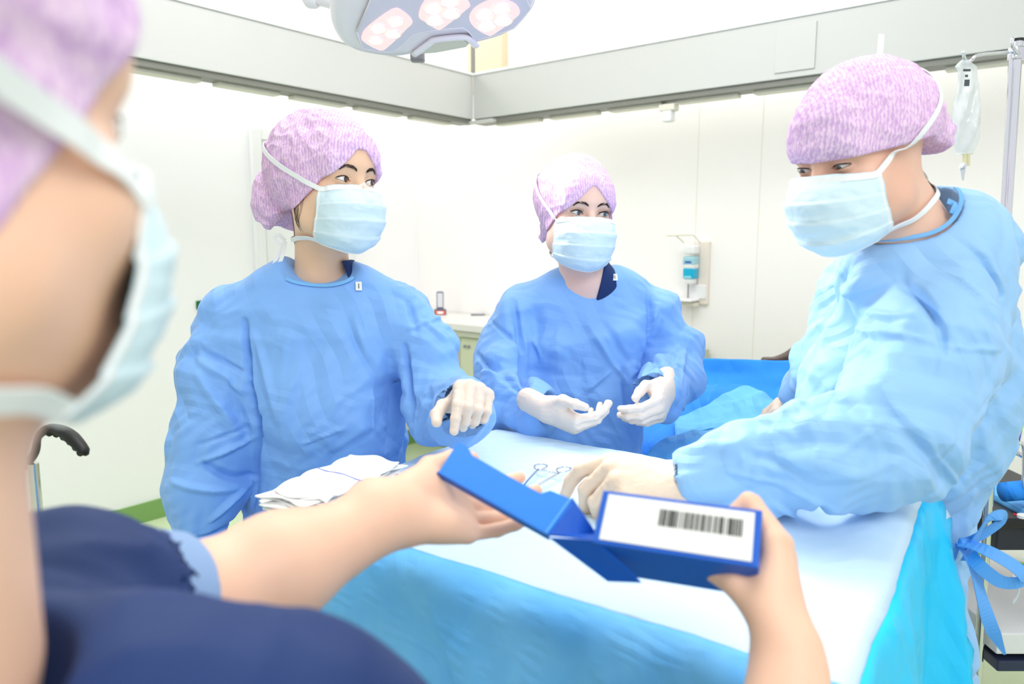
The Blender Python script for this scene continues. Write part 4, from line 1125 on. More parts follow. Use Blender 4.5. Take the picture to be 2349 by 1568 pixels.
    b.ribbon(G[nv - 2, :], GN[nv - 2], wb * 0.8, 0.0014)
    b.build('binding', m_maskw, mo, smooth=False)
    # straps over the cap and round the nape
    Fu = lambda p: np.minimum(np.minimum(FH(p), Fc(p)), 9) if neck_parts is None else np.minimum(F(p), Fc(p))
    st = straps or [[(0.0635, 0.046, -0.016), (0.072, 0.02, 0.012), (0.078, -0.02, 0.048), (0.070, -0.06, 0.085), (0.03, -0.095, 0.10), (0.0, -0.10, 0.105)],
                    [(0.0560, 0.018, -0.100), (0.060, -0.010, -0.098), (0.055, -0.045, -0.092), (0.03, -0.070, -0.088), (0.0, -0.080, -0.085)]]
    for sd in (-1, 1):
        for pi_, path in enumerate(st):
            pts = spline([H.w((x * sd, y, z)) for x, y, z in path], 50)
            pr, N = project(Fu, pts, 0.0030 + wr * 0.35)
            N = smooth1(N, 6); pr = smooth1(pr, 3); cn_ = G[3 if pi_ == 0 else nv - 4, nu - 2 if sd > 0 else 1]
            for ii in range(7): tt_ = ii / 7.0; pr[ii] = pr[ii] * tt_ + (cn_ + (pr[7] - cn_) * tt_) * (1 - tt_)
            b = MB(); b.ribbon(pr, N, strap_w * H.s, 0.0014)
            b.build('strap', m_maskw, mo, smooth=False)
    return body, capo, mo, F, Fc
def smooth1(X, it):
    X = np.array(X)
    for _ in range(it): X[1:-1] = 0.25 * X[:-2] + 0.5 * X[1:-1] + 0.25 * X[2:]
    return X

def hand_sdf(W, Fd, Dd, left, sc=1.0, curl=((30, 40, 30),) * 4, splay=(8, 2, -3, -9), thumb=((0.55, 0.75, -0.35), (0.2, 0.9, -0.35), (0.0, 0.95, -0.3)), infl=0.0, wrist=0.05, k=0.005, thumbw=None):
    """W wrist, Fd towards the fingers, Dd back of the hand; thumb vectors in (thumb side, forward, back)"""
    Fd = nrm(Fd); Dd = nrm(Dd - Fd * (np.asarray(Dd) @ Fd)); Td = np.cross(Fd, Dd) * (1 if left else -1)
    def w(x, y, z): return W + sc * (Td * x + Fd * y + Dd * z)
    ir = infl
    mcp = [(0.027, 0.092, 0.000), (0.0085, 0.096, 0.003), (-0.0110, 0.090, 0.002), (-0.0290, 0.080, -0.003)]
    rad = [0.0098, 0.0100, 0.0093, 0.0082]; ln = [(0.044, 0.026, 0.022), (0.048, 0.030, 0.023), (0.045, 0.028, 0.023), (0.035, 0.021, 0.020)]
    R_ = np.array([Td, Fd, Dd])
    parts = [cap(w(0.010, -wrist, 0), w(0.010, 0.004, 0), (0.0235 + ir) * sc), (cap(w(-0.012, -wrist, 0), w(-0.010, 0.004, 0), (0.0215 + ir) * sc), 0.02)]
    for (x, y, z), x0 in zip(mcp, (0.015, 0.005, -0.005, -0.015)):
        parts.append((cap(w(x0, 0.008, -0.001), w(x, y - 0.004, z - 0.002), (0.0150 + ir) * sc, (0.0118 + ir) * sc), 0.016))
    parts.append((ell(w(0.024, 0.036, -0.012), np.array((0.017, 0.030, 0.015)) * sc + ir, R_), 0.015))
    parts.append((ell(w(-0.022, 0.040, -0.009), np.array((0.014, 0.032, 0.014)) * sc + ir, R_), 0.015))
    palm = union(parts)
    fingers = []; tips = []
    for i in range(4):
        sp_ = math.radians(splay[i]); fd = Fd * math.cos(sp_) + Td * math.sin(sp_)
        q = w(*mcp[i]); a = 0; ch = []; r = rad[i]
        for j in range(3):
            a += math.radians(curl[i][j]); dr = fd * math.cos(a) - Dd * math.sin(a)
            e = q + dr * ln[i][j] * sc
            r0 = r * (1, 0.93, 0.86)[j]; r1 = r * (0.93, 0.86, 0.74)[j]
            ch.append((cap(q, e, (r0 + ir) * sc, (r1 + ir) * sc), 0.003)); q = e
        tips.append(q)
        fingers.append(union(ch))
    q = w(0.020, 0.016, -0.010); ch = []
    for j, (v, L_, r0, r1) in enumerate(zip(thumb, (0.046, 0.034, 0.026), (0.0150, 0.0118, 0.0108), (0.0122, 0.0108, 0.0085))):
        dr = nrm(Td * v[0] + Fd * v[1] + Dd * v[2]) if thumbw is None else nrm(thumbw[j]); e = q + dr * L_ * sc
        ch.append((cap(q, e, (r0 + ir) * sc, (r1 + ir) * sc), 0.004)); q = e
    tips.append(q)
    thumb_ = union(ch)
    def f(p):
        d = palm(p)
        for g in fingers: d = smin(d, g(p), k)
        return smin(d, thumb_(p), 0.010)
    f.tips = tips; f.W = W; f.w = w
    return f
def build_glove(root, f, lo, hi, res, name='glove', label=None, m=None):
    V, Q = mesh_sdf(f, lo, hi, res, proj=2)
    N = vnormals(V, Q)
    V = V + N * (0.0009 * ridge(V * np.float32((55, 55, 90)) + 3) * 0.6)[:, None]
    o = build(name, V, Q, m or m_glove, root)
    if label: o['label'] = label
    return o

def seg_fold(V, a, b, w, amp, sharp=True, ysq=0.06):
    """displacement of a crease line from a to b"""
    s = A(1, ysq, 1); a_ = a * s; b_ = b * s; p = V * s; ba = b_ - a_
    h = np.clip((p - a_) @ ba / (ba @ ba), 0, 1); d = np.linalg.norm(p - a_ - h[:, None] * ba, axis=1)
    tp = np.sin(np.pi * np.clip(h * 0.9 + 0.05, 0, 1)) ** 0.5
    return amp * tp * (np.maximum(1 - d / w, 0) ** 1.3 if sharp else np.exp(-(d / w) ** 2))

def tri(x): return np.abs((x - np.floor(x)) - 0.5) * 2
def facet(V, specs, seed):
    rs = np.random.RandomState(seed); out = 0
    for fr, am, n in specs:
        for k in range(n):
            d = nrm(rs.normal(size=3) * A(1, 1, 0.8)); ph = rs.rand() * 9
            wv = V @ d * fr + ph + 0.35 * pn(V * fr * 0.33 + ph * 7)
            mk = np.clip(pn(V * fr * 0.30 + 31 + ph * 5) * 1.6 + 0.22, 0, 1)
            t = tri(wv); out = out + am * mk * (t - 0.5)
    return out
def make_gown(root, F, lo, hi, res, folds, m, depth, amp=1.0, seed=0, name='surgical_gown', still=None):
    V, Q = mesh_sdf(F, lo, hi, res, proj=1)
    V = smoothverts(V, Q, 2)
    N = vnormals(V, Q)
    disp = amp * 1.7 * (facet(V, ((4.0, 0.012, 2), (9.0, 0.0085, 4), (20.0, 0.0036, 4), (44.0, 0.0012, 3)), seed) - 0.003 * ridge(V * np.float32((7, 7, 3)) + seed))
    for x0, y0, x1, y1, w, am in folds:
        dsel = seg_fold(V, P(x0, y0, depth), P(x1, y1, depth), w * 0.62, am)
        disp += 1.5 * dsel * (N[:, 1] < 0.35)
    if still is not None: disp *= still(V)
    V = V + N * disp[:, None]
    return build(name, V, Q, m, root), F

def px_loft(rows, d, zbot=0.30, n=2.3):
    """rows: (py, x left, x right, half depth[, dy]) seen at depth d"""
    zs, cx, cy, a, b = [], [], [], [], []
    for r in rows:
        l_, r_ = P(r[1], r[0], d), P(r[2], r[0], d)
        zs.append(l_[2]); cx.append((l_[0] + r_[0]) / 2); a.append((r_[0] - l_[0]) / 2); b.append(r[3]); cy.append(d + (r[4] if len(r) > 4 else 0))
    o = np.argsort(zs); zs, cx, cy, a, b = [np.array(v)[o] for v in (zs, cx, cy, a, b)]
    zs = np.r_[zbot, zs]; cx = np.r_[cx[0], cx]; cy = np.r_[cy[0], cy]; a = np.r_[a[0] * 1.10, a]; b = np.r_[b[0] * 1.1, b]
    return loft(zs, cx, cy, a, b, n), (zs, cx, cy, a, b)

def legs_and_clogs(root, cx, cy, fwd, m=m_navy):
    fwd = nrm(fwd); sd = np.cross(fwd, ZZ)
    for s_ in (-1, 1):
        c = A(cx, cy, 0) + sd * 0.10 * s_
        b = MB(); b.tube([c + ZZ * 0.50, c + ZZ * 0.10], [0.075, 0.06], 18); b.build('trouser_leg', m, root, smooth=True)
        f = union([cap(c + ZZ * 0.045 - fwd * 0.05, c + fwd * 0.12 + ZZ * 0.035, 0.042, 0.036), (cap(c + ZZ * 0.02 - fwd * 0.06, c + fwd * 0.13 + ZZ * 0.02, 0.03), 0.02)])
        g = lambda p, f=f: np.maximum(f(p), -p[:, 2] + 0.002)
        V, Q = mesh_sdf(g, c + A(-.22, -.22, -.02), c + A(.22, .22, .12), 0.006)
        build('clog', V, Q, m_clog, root)

def loop_on(F, pts, off, n=80, closed=True):
    P_ = spline(list(pts) + ([pts[0]] if closed else []), n)
    V, N = project(F, P_, off)
    return V, N
def rim_on(Fa, Fb, pts, off, n=70):
    V = spline(pts, n)
    for _ in range(10):
        d, N = sdf_grad(Fa, V, 0.0015); V = V - N * d[:, None]
        e, M = sdf_grad(Fb, V, 0.0015); V = V - M * e[:, None]
    V = smooth1(V, 3); d, N = sdf_grad(Fa, V, 0.003)
    return V + N * off, N
def cap_ties(root, capo, q, N_, up_, L=0.03, w=0.007):
    b = MB(); b.ribbon(spline([q, q + up_ * L * 0.5, q + up_ * L], 8), np.tile(N_, (8, 1)), w, 0.001)
    return b.build('tie', m_maskw, capo)
# ------------------------------------------------------------------ woman on the left
D1 = 1.36
f1 = nrm(A(0.80, -0.58, 0.05))
H1 = Head(P(816, 416, D1) - f1 * 0.078, f1, (0.03, 0.03, 1), 1.0)
r1 = thing('person', (H1.O[0], 1.45, 0), 'woman on the left in blue gown and lavender cap pointing down with a gloved hand', 'person')
sk1 = skin_mat('skin_warm', (0.955, 0.80, 0.68), (0.94, 0.775, 0.65))
nb = P(738, 660, 1.442)
neck1 = [(cap(H1.w((0, -0.022, -0.05)), nb + A(0, 0.01, 0.02), 0.047, 0.052), 0.03), (cap(nb + A(-0.07, 0.02, -0.02), nb + A(0.07, 0.02, -0.02), 0.035), 0.05), (ell(nb + A(0.0, 0.02, -0.07), (0.088, 0.050, 0.06)), 0.03)]
def brim1(p): return 0.054 - np.clip(np.abs(p[:, 0]) - 0.010, 0, 1) * 1.05 + np.minimum(0, (p[:, 1] - 0.06)) * 0.55
ir1 = mat('iris_dark_brown', (0.16, 0.09, 0.07), 0.1, coat=1.0)
body1, cap1, mask1, FB1, FC1 = do_head(r1, H1, sk1, ir1, neck1, 0.0013,
    [(ell((0, -0.122, -0.018), (0.066, 0.050, 0.070)), 0.008), (ell((0, -0.03, 0.035), (0.086, 0.09, 0.088)), 0.03)], brim1, (0.0, -0.07, -0.085),
    (-0.25, 1.0, 0.0), wr=0.0058, mprot=0.010, mside=(-.002, .006), brow_z=0.001, brow_w=0.0023, seed=1,
    straps=[[(0.0635, 0.046, -0.014), (0.074, 0.018, 0.008), (0.079, -0.020, 0.033), (0.072, -0.065, 0.062), (0.055, -0.095, 0.078), (0.0, -0.12, 0.085)],
            [(0.0560, 0.018, -0.100), (0.055, -0.012, -0.100), (0.050, -0.045, -0.100), (0.03, -0.065, -0.098), (0.0, -0.075, -0.095)]])
q, N = project(FC1, [H1.w((0.02, -0.06, 0.13))], 0.0)
cap_ties(r1, cap1, P(668, 290, 1.44), A(0, -1, 0), nrm(P(682, 262, 1.44) - P(668, 290, 1.44)), 0.036)
b = MB()
kn = H1.w((0.035, -0.082, -0.100))
for pts in ([kn, kn + A(-.012, -.005, .012), kn + A(-.020, -.003, .004), kn + A(-.006, 0, -.008), kn],
            [kn, kn + A(-.006, -.008, -.03), kn + A(-.020, -.01, -.060)], [kn, kn + A(-.016, -.004, -.03), kn + A(-.034, -.01, -.072)]):
    sp_ = spline(pts, 24); b.ribbon(sp_, np.tile(A(0.3, -1, 0.1), (24, 1)), 0.007, 0.0008)
b.build('bow', m_maskw, mask1)
b = MB(); rg = random.Random(2)
for k in range(12):
    q0 = H1.w((0.070, 0.018 - rg.random() * 0.03, -0.030 - rg.random() * 0.02)); q1 = H1.w((0.066, 0.006 - rg.random() * 0.02, -0.075 - rg.random() * 0.02))
    pr, N = project(FB1, spline([q0, (q0 + q1) / 2 + H1.Y * 0.006, q1], 10), 0.0010); b.tube(pr, np.linspace(0.0004, 0.00012, 10), 4, cap=False)
b.build('hair', m_hair, r1, smooth=True); b = MB()
for k in range(18):
    q0 = H1.w((0.055 - rg.random() * 0.05, -0.055 - rg.random() * 0.02, -0.050)); q1 = q0 - H1.Z * (0.03 + rg.random() * 0.03) + H1.Y * 0.008
    pr, N = project(FB1, spline([q0, (q0 + q1) / 2, q1], 8), 0.0010); b.tube(pr, np.linspace(0.0005, 0.00012, 8), 4, cap=False)
b.build('hair', m_hair, r1, smooth=True)
# gown
tor, L1_ = px_loft([(655, 620, 850, .060), (700, 510, 930, .095), (760, 505, 940, .118), (850, 530, 930, .130), (950, 565, 925, .135), (1060, 568, 920, .140, .03), (1190, 555, 925, .145, .05)], 1.46)
G1 = [tor, (cap(P(670, 650, 1.44), P(535, 712, 1.44), .055, .058), .05), (cap(P(800, 655, 1.44), P(915, 705, 1.45), .050, .056), .05),
      (cap(P(530, 735, 1.44), P(488, 860, 1.42), .062, .068), .022), (cap(P(488, 860, 1.42), P(488, 1000, 1.40), .068, .082), .02),
      (cap(P(488, 1000, 1.40), P(470, 1120, 1.37), .082, .074), .02), (cap(P(470, 1120, 1.37), P(455, 1260, 1.34), .074, .040), .02),
      (cap(P(918, 715, 1.44), P(975, 815, 1.42), .056, .058), .022), (cap(P(975, 815, 1.42), P(1000, 915, 1.38), .058, .064), .02),
      (cap(P(1000, 915, 1.38), P(1060, 950, 1.26), .064, .058), .02)]
cw = P(1066, 932, 1.215); cdir = nrm(P(1068, 925, 1.10) - P(1035, 945, 1.32))
G1 += [(cap(P(1055, 950, 1.26), cw, .055, .046), .02), (ell(P(1105, 966, 1.25), (.030, .040, .026)), .02), (ell(P(1000, 985, 1.33), (.045, .045, .035)), .03)]
hole = union([cap(H1.w((0, -0.022, -0.05)), nb + A(0.0, 0.0, 0.085), 0.060, 0.068), (ell(P(730, 602, 1.375), (.088, .060, .044)), .02)])
base1 = union(G1, 0.02)
wr1 = P(452, 1275, 1.335)
F1 = minus(minus(minus(base1, cap(wr1, wr1 - A(0, 0, .12), 0.028, 0.04), 0.005), hole, 0.006), cap(cw - cdir * 0.005, cw + cdir * 0.12, 0.037, 0.060), 0.006)
still1 = lambda V: np.clip((np.linalg.norm((V - nb) * A(1, 1, 1.2), axis=1) - 0.10) / 0.06, 0.05, 1)
lo = A(-0.75, 1.10, 0.30); hi = A(0.05, 1.68, 1.40)
folds1 = [(545, 740, 560, 890, .016, -.016), (560, 890, 590, 1000, .018, -.020), (590, 960, 560, 1180, .014, -.014), (440, 800, 555, 862, .012, -.008), (438, 822, 560, 905, .020, .008),
          (450, 860, 540, 1000, .020, .008), (480, 1050, 560, 1110, .016, -.012), (470, 1050, 575, 1010, .012, .009), (420, 1090, 540, 1120, .016, .010), (500, 1180, 560, 1120, .012, .009),
          (410, 1230, 520, 1210, .012, -.010), (470, 1010, 560, 985, .008, -.006), (640, 620, 560, 700, .020, .004), (780, 720, 870, 900, .020, -.006), (800, 720, 840, 830, .016, .005),
          (930, 700, 950, 770, .014, -.010), (925, 800, 940, 960, .016, -.016), (960, 745, 1010, 790, .010, .009), (935, 760, 1000, 740, .012, .008), (965, 900, 1010, 870, .012, -.008),
          (985, 880, 965, 985, .018, -.010), (1010, 990, 1100, 1000, .014, -.009), (1020, 1000, 1060, 960, .012, .009), (850, 900, 855, 1000, .006, .005), (690, 830, 650, 960, .03, .006), (570, 770, 640, 950, .025, .006),
          (790, 980, 700, 1010, .01, .004), (840, 920, 900, 915, .006, .004)]
gown1, FG1 = make_gown(r1, F1, lo, hi, 0.0036, folds1, m_gown, 1.34, seed=2, still=still1)
# neck binding and size tag
nl, N = rim_on(base1, hole, [P(x, y, 1.33) for x, y in ((640, 600), (668, 628), (705, 652), (750, 664), (795, 664), (822, 650), (828, 622), (815, 600))], 0.0018, 90)
b = MB(); b.ribbon(nl, N, 0.0058, 0.0016); b.build('neck_binding', m_bind, gown1)
q, N = project(F1, [P(824, 641, 1.33)], 0.0045); 
b = MB(); b.box(q[0], (0.0115, 0.0010, 0.0165), (nrm(np.cross(N[0], ZZ)) * -1, N[0], nrm(ZZ - N[0] * N[0][2])), 0.0003); tg = b.build('size_tag', m_tag, gown1)
b = MB(); b.box(q[0] + N[0] * 0.0006, (0.0016, 0.0006, 0.009), (nrm(np.cross(N[0], ZZ)) * -1, N[0], nrm(ZZ - N[0] * N[0][2]))); b.build('tag_print', m_text, tg)
# navy scrub collar at the neck
col = union([(cap(H1.w((0, -0.022, -0.05)), nb + A(0, 0.01, 0.02), 0.052, 0.062), 0.03), (cap(nb + A(-0.07, 0.0, -0.02), nb + A(0.07, 0.0, -0.02), 0.044), 0.05), (ell(nb + A(0.0, 0.025, -0.07), (0.092, 0.056, 0.064)), 0.03)])
pl = P(782, 600, 1.40); plb = P(800, 664, 1.38); 
def scol(p):
    d = col(p); t = np.clip((pl[2] - p[:, 2]) / (pl[2] - plb[2]), -0.3, 2); xl = pl[0] + t * (plb[0] - pl[0])
    return np.maximum(np.maximum(d, xl - p[:, 0]), p[:, 2] - pl[2] - 0.002)
V, Q = mesh_sdf(scol, nb - A(.13, .12, .12), nb + A(.13, .13, .10), 0.0028)
build('scrub_top', V, Q, m_navy, r1)
# gloved left hand
g1 = hand_sdf(P(1072, 926, 1.24), A(0.19, -0.82, 0.50), A(0.10, 0.50, 0.85), True, 0.87,
              curl=((72, 22, 10), (76, 62, 30), (80, 66, 35), (80, 70, 40)), splay=(4, 0, -3, -6), thumbw=(A(-0.55, -0.82, 0.12), A(-0.25, -0.95, -0.25), A(0.10, -0.95, -0.35)), infl=0.0006)
build_glove(r1, g1, P(1068, 928, 1.2) - 0.15, P(1068, 928, 1.2) + 0.15, 0.0015, label='pale glove pointing down with the index finger')
g1b = hand_sdf(wr1 - A(0, 0, 0.005), A(0.03, -0.12, -1), A(-0.9, -0.35, 0.0), False, 0.92, infl=0.0006)
build_glove(r1, g1b, wr1 - A(.12, .14, .24), wr1 + A(.12, .12, .10), 0.003, label='pale glove on the arm hanging at her side')
legs_and_clogs(r1, H1.O[0], 1.47, A(0.1, -1, 0))

# ------------------------------------------------------------------ woman in the middle
D2 = 1.66
f2 = nrm(A(0.30, -0.95, 0.02))
H2 = Head(P(1354, 490, D2) - f2 * 0.080, f2, (0.05, 0, 1), 0.99)
r2 = thing('person', (H2.O[0], 1.8, 0), 'woman in the middle in blue gown holding both gloved hands in front of her', 'person')
sk2 = skin_mat('skin_fair', (0.96, 0.82, 0.76), (0.95, 0.79, 0.73))
nb2 = P(1350, 655, 1.735)
nparts = lambda g, e=0.0: [(cap(H2.w((0, -0.022, -0.05)), nb2 + A(0, 0.01, 0.02), 0.048 + g, 0.053 + g), 0.03), (cap(nb2 + A(-0.07, 0.02, -0.02), nb2 + A(0.07, 0.02, -0.02), 0.035 + g), 0.05), (ell(nb2 + A(0.0, 0.025, -0.07), (0.088 + g, 0.052 + g, 0.06 + g)), 0.03)]
def brim2(p): return 0.060 - np.clip(np.abs(p[:, 0]) - 0.004, 0, 1) * 1.05 + np.minimum(0, (p[:, 1] - 0.05)) * 0.55
ir2 = mat('iris_blue_grey', (0.33, 0.43, 0.55), 0.1, coat=1.0)
body2, cap2, mask2, FB2, FC2 = do_head(r2, H2, sk2, ir2, nparts(0), 0.0015,
    [(ell((0, -0.085, -0.045), (0.055, 0.035, 0.055)), 0.03), (ell((0, -0.05, 0.05), (0.083, 0.07, 0.080)), 0.03)], brim2, (0.0, -0.09, -0.07),
    (-0.22, 1.0, 0.06), wr=0.0030, lashes=0.9, brow_z=0.0005, brow_w=0.0019, seed=6, cap_r=(0.082, 0.100, 0.098), cap_c=(0, -0.014, 0.044))
tor, _ = px_loft([(650, 1275, 1435, .055), (690, 1215, 1480, .085), (760, 1185, 1520, .118), (850, 1190, 1510, .130), (950, 1200, 1485, .130), (1060, 1200, 1482, .135)], 1.78)
cwa = P(1236, 932, 1.535); cda = nrm(A(0.85, -0.40, -0.10)); cwb = P(1508, 893, 1.56); cdb = nrm(A(-0.55, -0.60, -0.30))
G2 = [tor, (cap(P(1300, 662, 1.77), P(1200, 712, 1.77), .055, .058), .05), (cap(P(1410, 657, 1.77), P(1500, 705, 1.77), .052, .058), .05),
      (cap(P(1188, 735, 1.77), P(1148, 830, 1.73), .062, .064), .022), (cap(P(1148, 830, 1.73), P(1150, 915, 1.66), .064, .070), .02), (cap(P(1150, 915, 1.66), cwa, .070, .045), .02),
      (ell(P(1215, 965, 1.56), (.045, .045, .040)), .02),
      (cap(P(1508, 727, 1.77), P(1552, 810, 1.74), .062, .060), .022), (cap(P(1552, 810, 1.74), P(1555, 868, 1.68), .060, .060), .02), (cap(P(1555, 868, 1.68), cwb, .060, .050), .02),
      (ell(P(1530, 920, 1.58), (.030, .035, .032)), .02)]
hole2 = union([cap(H2.w((0, -0.022, -0.05)), nb2 + A(0.0, 0.0, 0.085), 0.058, 0.066), (ell(P(1350, 605, 1.69), (.070, .058, .050)), .02)])
base2 = union(G2, 0.02)
F2 = minus(minus(minus(base2, hole2, 0.006), cap(cwa + cda * 0.008, cwa + cda * 0.12, 0.034, 0.058), 0.005), cap(cwb + cdb * 0.008, cwb + cdb * 0.12, 0.038, 0.062), 0.005)
still2 = lambda V: np.clip((np.linalg.norm((V - nb2) * A(1, 1, 1.2), axis=1) - 0.10) / 0.06, 0.05, 1)
folds2 = [(1180, 700, 1195, 830, .018, -.014), (1195, 830, 1205, 880, .02, -.022), (1120, 740, 1190, 795, .012, -.008), (1090, 820, 1190, 870, .018, -.012), (1100, 850, 1190, 850, .012, .008),
          (1500, 650, 1500, 800, .014, -.014), (1500, 800, 1480, 850, .018, -.016), (1520, 700, 1500, 780, .012, .010), (1530, 740, 1510, 790, .010, -.008), (1330, 650, 1440, 830, .018, -.010), (1300, 660, 1415, 850, .018, .008),
          (1415, 840, 1435, 880, .012, .010), (1430, 850, 1440, 960, .020, -.010), (1340, 900, 1400, 850, .012, .006), (1250, 980, 1250, 930, .010, .010), (1220, 960, 1250, 990, .012, -.010), (1200, 930, 1190, 980, .012, -.012),
          (1200, 900, 1300, 920, .014, -.010), (1450, 870, 1560, 800, .014, -.009), (1580, 800, 1520, 880, .014, .009), (1240, 820, 1210, 750, .014, .006), (1205, 900, 1245, 960, .014, .01), (1560, 930, 1530, 890, .010, .009), (1200, 750, 1230, 900, .03, .005)]
gown2, FG2 = make_gown(r2, F2, A(-0.30, 1.40, 0.30), A(0.62, 1.98, 1.40), 0.0040, folds2, m_gown, 1.66, seed=21, still=still2)
nl, N = rim_on(base2, hole2, [P(x, y, 1.64) for x, y in ((1274, 600), (1284, 622), (1302, 645), (1328, 662), (1358, 668), (1390, 660), (1408, 640), (1416, 612), (1412, 592))], 0.0018, 90)
b = MB(); b.ribbon(nl, N, 0.0058, 0.0016); b.build('neck_binding', m_bind, gown2)
q, N = project(F2, [P(1427, 608, 1.66)], 0.0045)
b = MB(); ax_ = (nrm(np.cross(N[0], ZZ)) * -1, N[0], nrm(ZZ - N[0] * N[0][2])); b.box(q[0], (0.0125, 0.0010, 0.0170), ax_, 0.0003); tg = b.build('size_tag', m_tag, gown2)
b = MB(); b.box(q[0] + N[0] * 0.0006, (0.0016, 0.0006, 0.009), ax_); b.build('tag_print', m_text, tg)
col2 = union(nparts(0.004)); pl2 = P(1392, 588, 1.70); plb2 = P(1376, 664, 1.68)
def scol2(p):
    d = col2(p); t = np.clip((pl2[2] - p[:, 2]) / (pl2[2] - plb2[2]), -0.3, 2); xl = pl2[0] + t * (plb2[0] - pl2[0])
    return np.maximum(np.maximum(d, xl - p[:, 0]), p[:, 2] - pl2[2] - 0.004)
V, Q = mesh_sdf(scol2, nb2 - A(.13, .12, .12), nb2 + A(.13, .13, .12), 0.003)
build('scrub_top', V, Q, m_navy, r2)
g2a = hand_sdf(P(1250, 938, 1.485), A(0.76, -0.50, -0.30), A(-0.40, -0.60, -0.60), False, 0.86,
               curl=((42, 30, 18), (52, 34, 20), (58, 38, 22), (60, 40, 25)), splay=(2, 0, -2, -5), thumb=((0.80, 0.75, -0.10), (0.20, 0.98, -0.05), (0.05, 0.98, -0.15)), infl=0.0006)
build_glove(r2, g2a, P(1300, 930, 1.5) - 0.16, P(1300, 930, 1.5) + 0.16, 0.0016, label='pale glove with curled fingers, nearer the left woman')
g2b = hand_sdf(P(1524, 894, 1.53), A(-0.30, -0.86, -0.34), A(0.80, -0.42, 0.10), True, 0.86,
               curl=((50, 34, 15), (54, 38, 18), (58, 40, 20), (62, 42, 22)), splay=(2, 0, -2, -5), thumb=((0.55, 0.75, -0.45), (0.10, 0.95, -0.25), (0.0, 0.98, -0.2)), infl=0.0006)
build_glove(r2, g2b, P(1480, 910, 1.5) - 0.16, P(1480, 910, 1.5) + 0.16, 0.0016, label='pale glove held nearer the man')
legs_and_clogs(r2, H2.O[0], 1.80, A(0, -1, 0))
# ------------------------------------------------------------------ man on the right
D3 = 1.07
f3 = nrm(A(-0.85, -0.44, -0.21))
H3 = Head(P(1884, 386, D3) - f3 * 0.082, f3, (0.0, 0.0, 1), 0.99)
r3 = thing('person', (0.62, 1.22, 0), 'man on the right in light blue gown leaning in to reach onto the table', 'person')
sk3 = skin_mat('skin_ruddy', (0.93, 0.765, 0.68), (0.91, 0.72, 0.63))
nb3 = P(2095, 545, 1.13)
np3 = lambda g: [(cap(H3.w((0, -0.035, -0.045)), nb3, 0.056 + g, 0.056 + g), 0.035), (ell(nb3 + A(0.03, 0.03, -0.07), (0.08 + g, 0.08 + g, 0.06 + g)), 0.04)]
def brim3(p): return 0.0125 - np.clip(p[:, 1] - 0.03, -0.06, 0.06) * 0.05 + np.minimum(0, p[:, 1] + 0.05) * 0.5
ir3 = mat('iris_grey', (0.24, 0.26, 0.30), 0.1, coat=1.0)
body3, cap3, mask3, FB3, FC3 = do_head(r3, H3, sk3, ir3, np3(0), 0.0013,
    [(ell((0, -0.025, 0.045), (0.086, 0.096, 0.084)), 0.03), (ell((-0.03, -0.092, 0.010), (0.050, 0.028, 0.036)), 0.010), (ell((-0.035, -0.095, -0.032), (0.045, 0.030, 0.022)), 0.008)], brim3, (-0.02, -0.115, 0.0),
    (0.10, 1.0, -0.30), open_=0.72, look_down=0.0012, wr=0.0034, brow_z=-0.002, brow_w=0.0014, seed=12, cap_r=(0.084, 0.098, 0.090), cap_c=(0, -0.012, 0.046), jaw=1.1, low=0.34,
    straps=[[(0.0635, 0.046, -0.014), (0.076, 0.018, 0.010), (0.085, -0.025, 0.040), (0.082, -0.060, 0.066), (0.060, -0.085, 0.100), (0.0, -0.10, 0.125)],
            [(0.0560, 0.018, -0.100), (0.062, -0.012, -0.092), (0.062, -0.050, -0.080), (0.050, -0.080, -0.070), (0.0, -0.10, -0.065)]])
cap_ties(r3, cap3, P(2017, 146, 1.1), A(0, -1, 0), nrm(P(2021, 88, 1.1) - P(2017, 146, 1.1)), 0.040, 0.008)
b = MB(); rg = random.Random(8)
for k in range(260):
    q0 = H3.w((-0.045 + rg.random() * 0.05, -0.075 - rg.random() * 0.03, -0.030 - rg.random() * 0.055)); q1 = q0 + H3.Y * -0.004 - H3.Z * 0.012
    pr, N = project(FB3, [q0, q1], 0.0008); b.tube([pr[0], (pr[0] + pr[1]) / 2 + N[0] * 0.001, pr[1] + N[1] * 0.002], [0.00035, 0.0003, 0.0001], 3, cap=False)
b.build('hair', m_brow, r3, smooth=True)
tor, _ = px_loft([(520, 2040, 2210, .08), (570, 1960, 2255, .12), (650, 1905, 2275, .15), (750, 1872, 2290, .155), (850, 1846, 2290, .155), (930, 1850, 2275, .15), (1050, 1930, 2262, .145, .03), (1200, 2020, 2250, .14, .06), (1568, 2040, 2250, .14, .08)], 1.24)
c3 = P(1606, 1098, 1.045); cd3 = nrm(P(1560, 1110, 1.045) - P(1640, 1090, 1.04))
G3 = [tor, (cap(P(1990, 640, 1.15), P(2180, 545, 1.13), .055, .060), .04), (cap(P(2110, 560, 1.18), P(2190, 620, 1.13), .085, .085), .06), (cap(nb3 + A(0, .02, -.05), P(2240, 560, 1.25), .07, .075), .05),
      (cap(P(2180, 660, 1.13), P(2150, 810, 1.06), .085, .092), .03), (cap(P(2150, 810, 1.06), P(2050, 1000, 1.0), .092, .086), .03),
      (cap(P(2050, 1000, 1.0), P(1860, 1022, 1.0), .086, .073), .02), (cap(P(1860, 1022, 1.0), P(1720, 1060, 1.02), .073, .060), .02), (cap(P(1720, 1062, 1.02), c3, .060, .040), .02),
      (ell(P(1700, 1120, 1.02), (.07, .04, .035)), .03), (ell(P(2050, 1090, 1.0), (.08, .05, .04)), .03),
      (cap(P(1990, 680, 1.36), P(1900, 850, 1.45), .07, .06), .03), (cap(P(1900, 850, 1.45), P(1845, 888, 1.52), .055, .032), .02)]
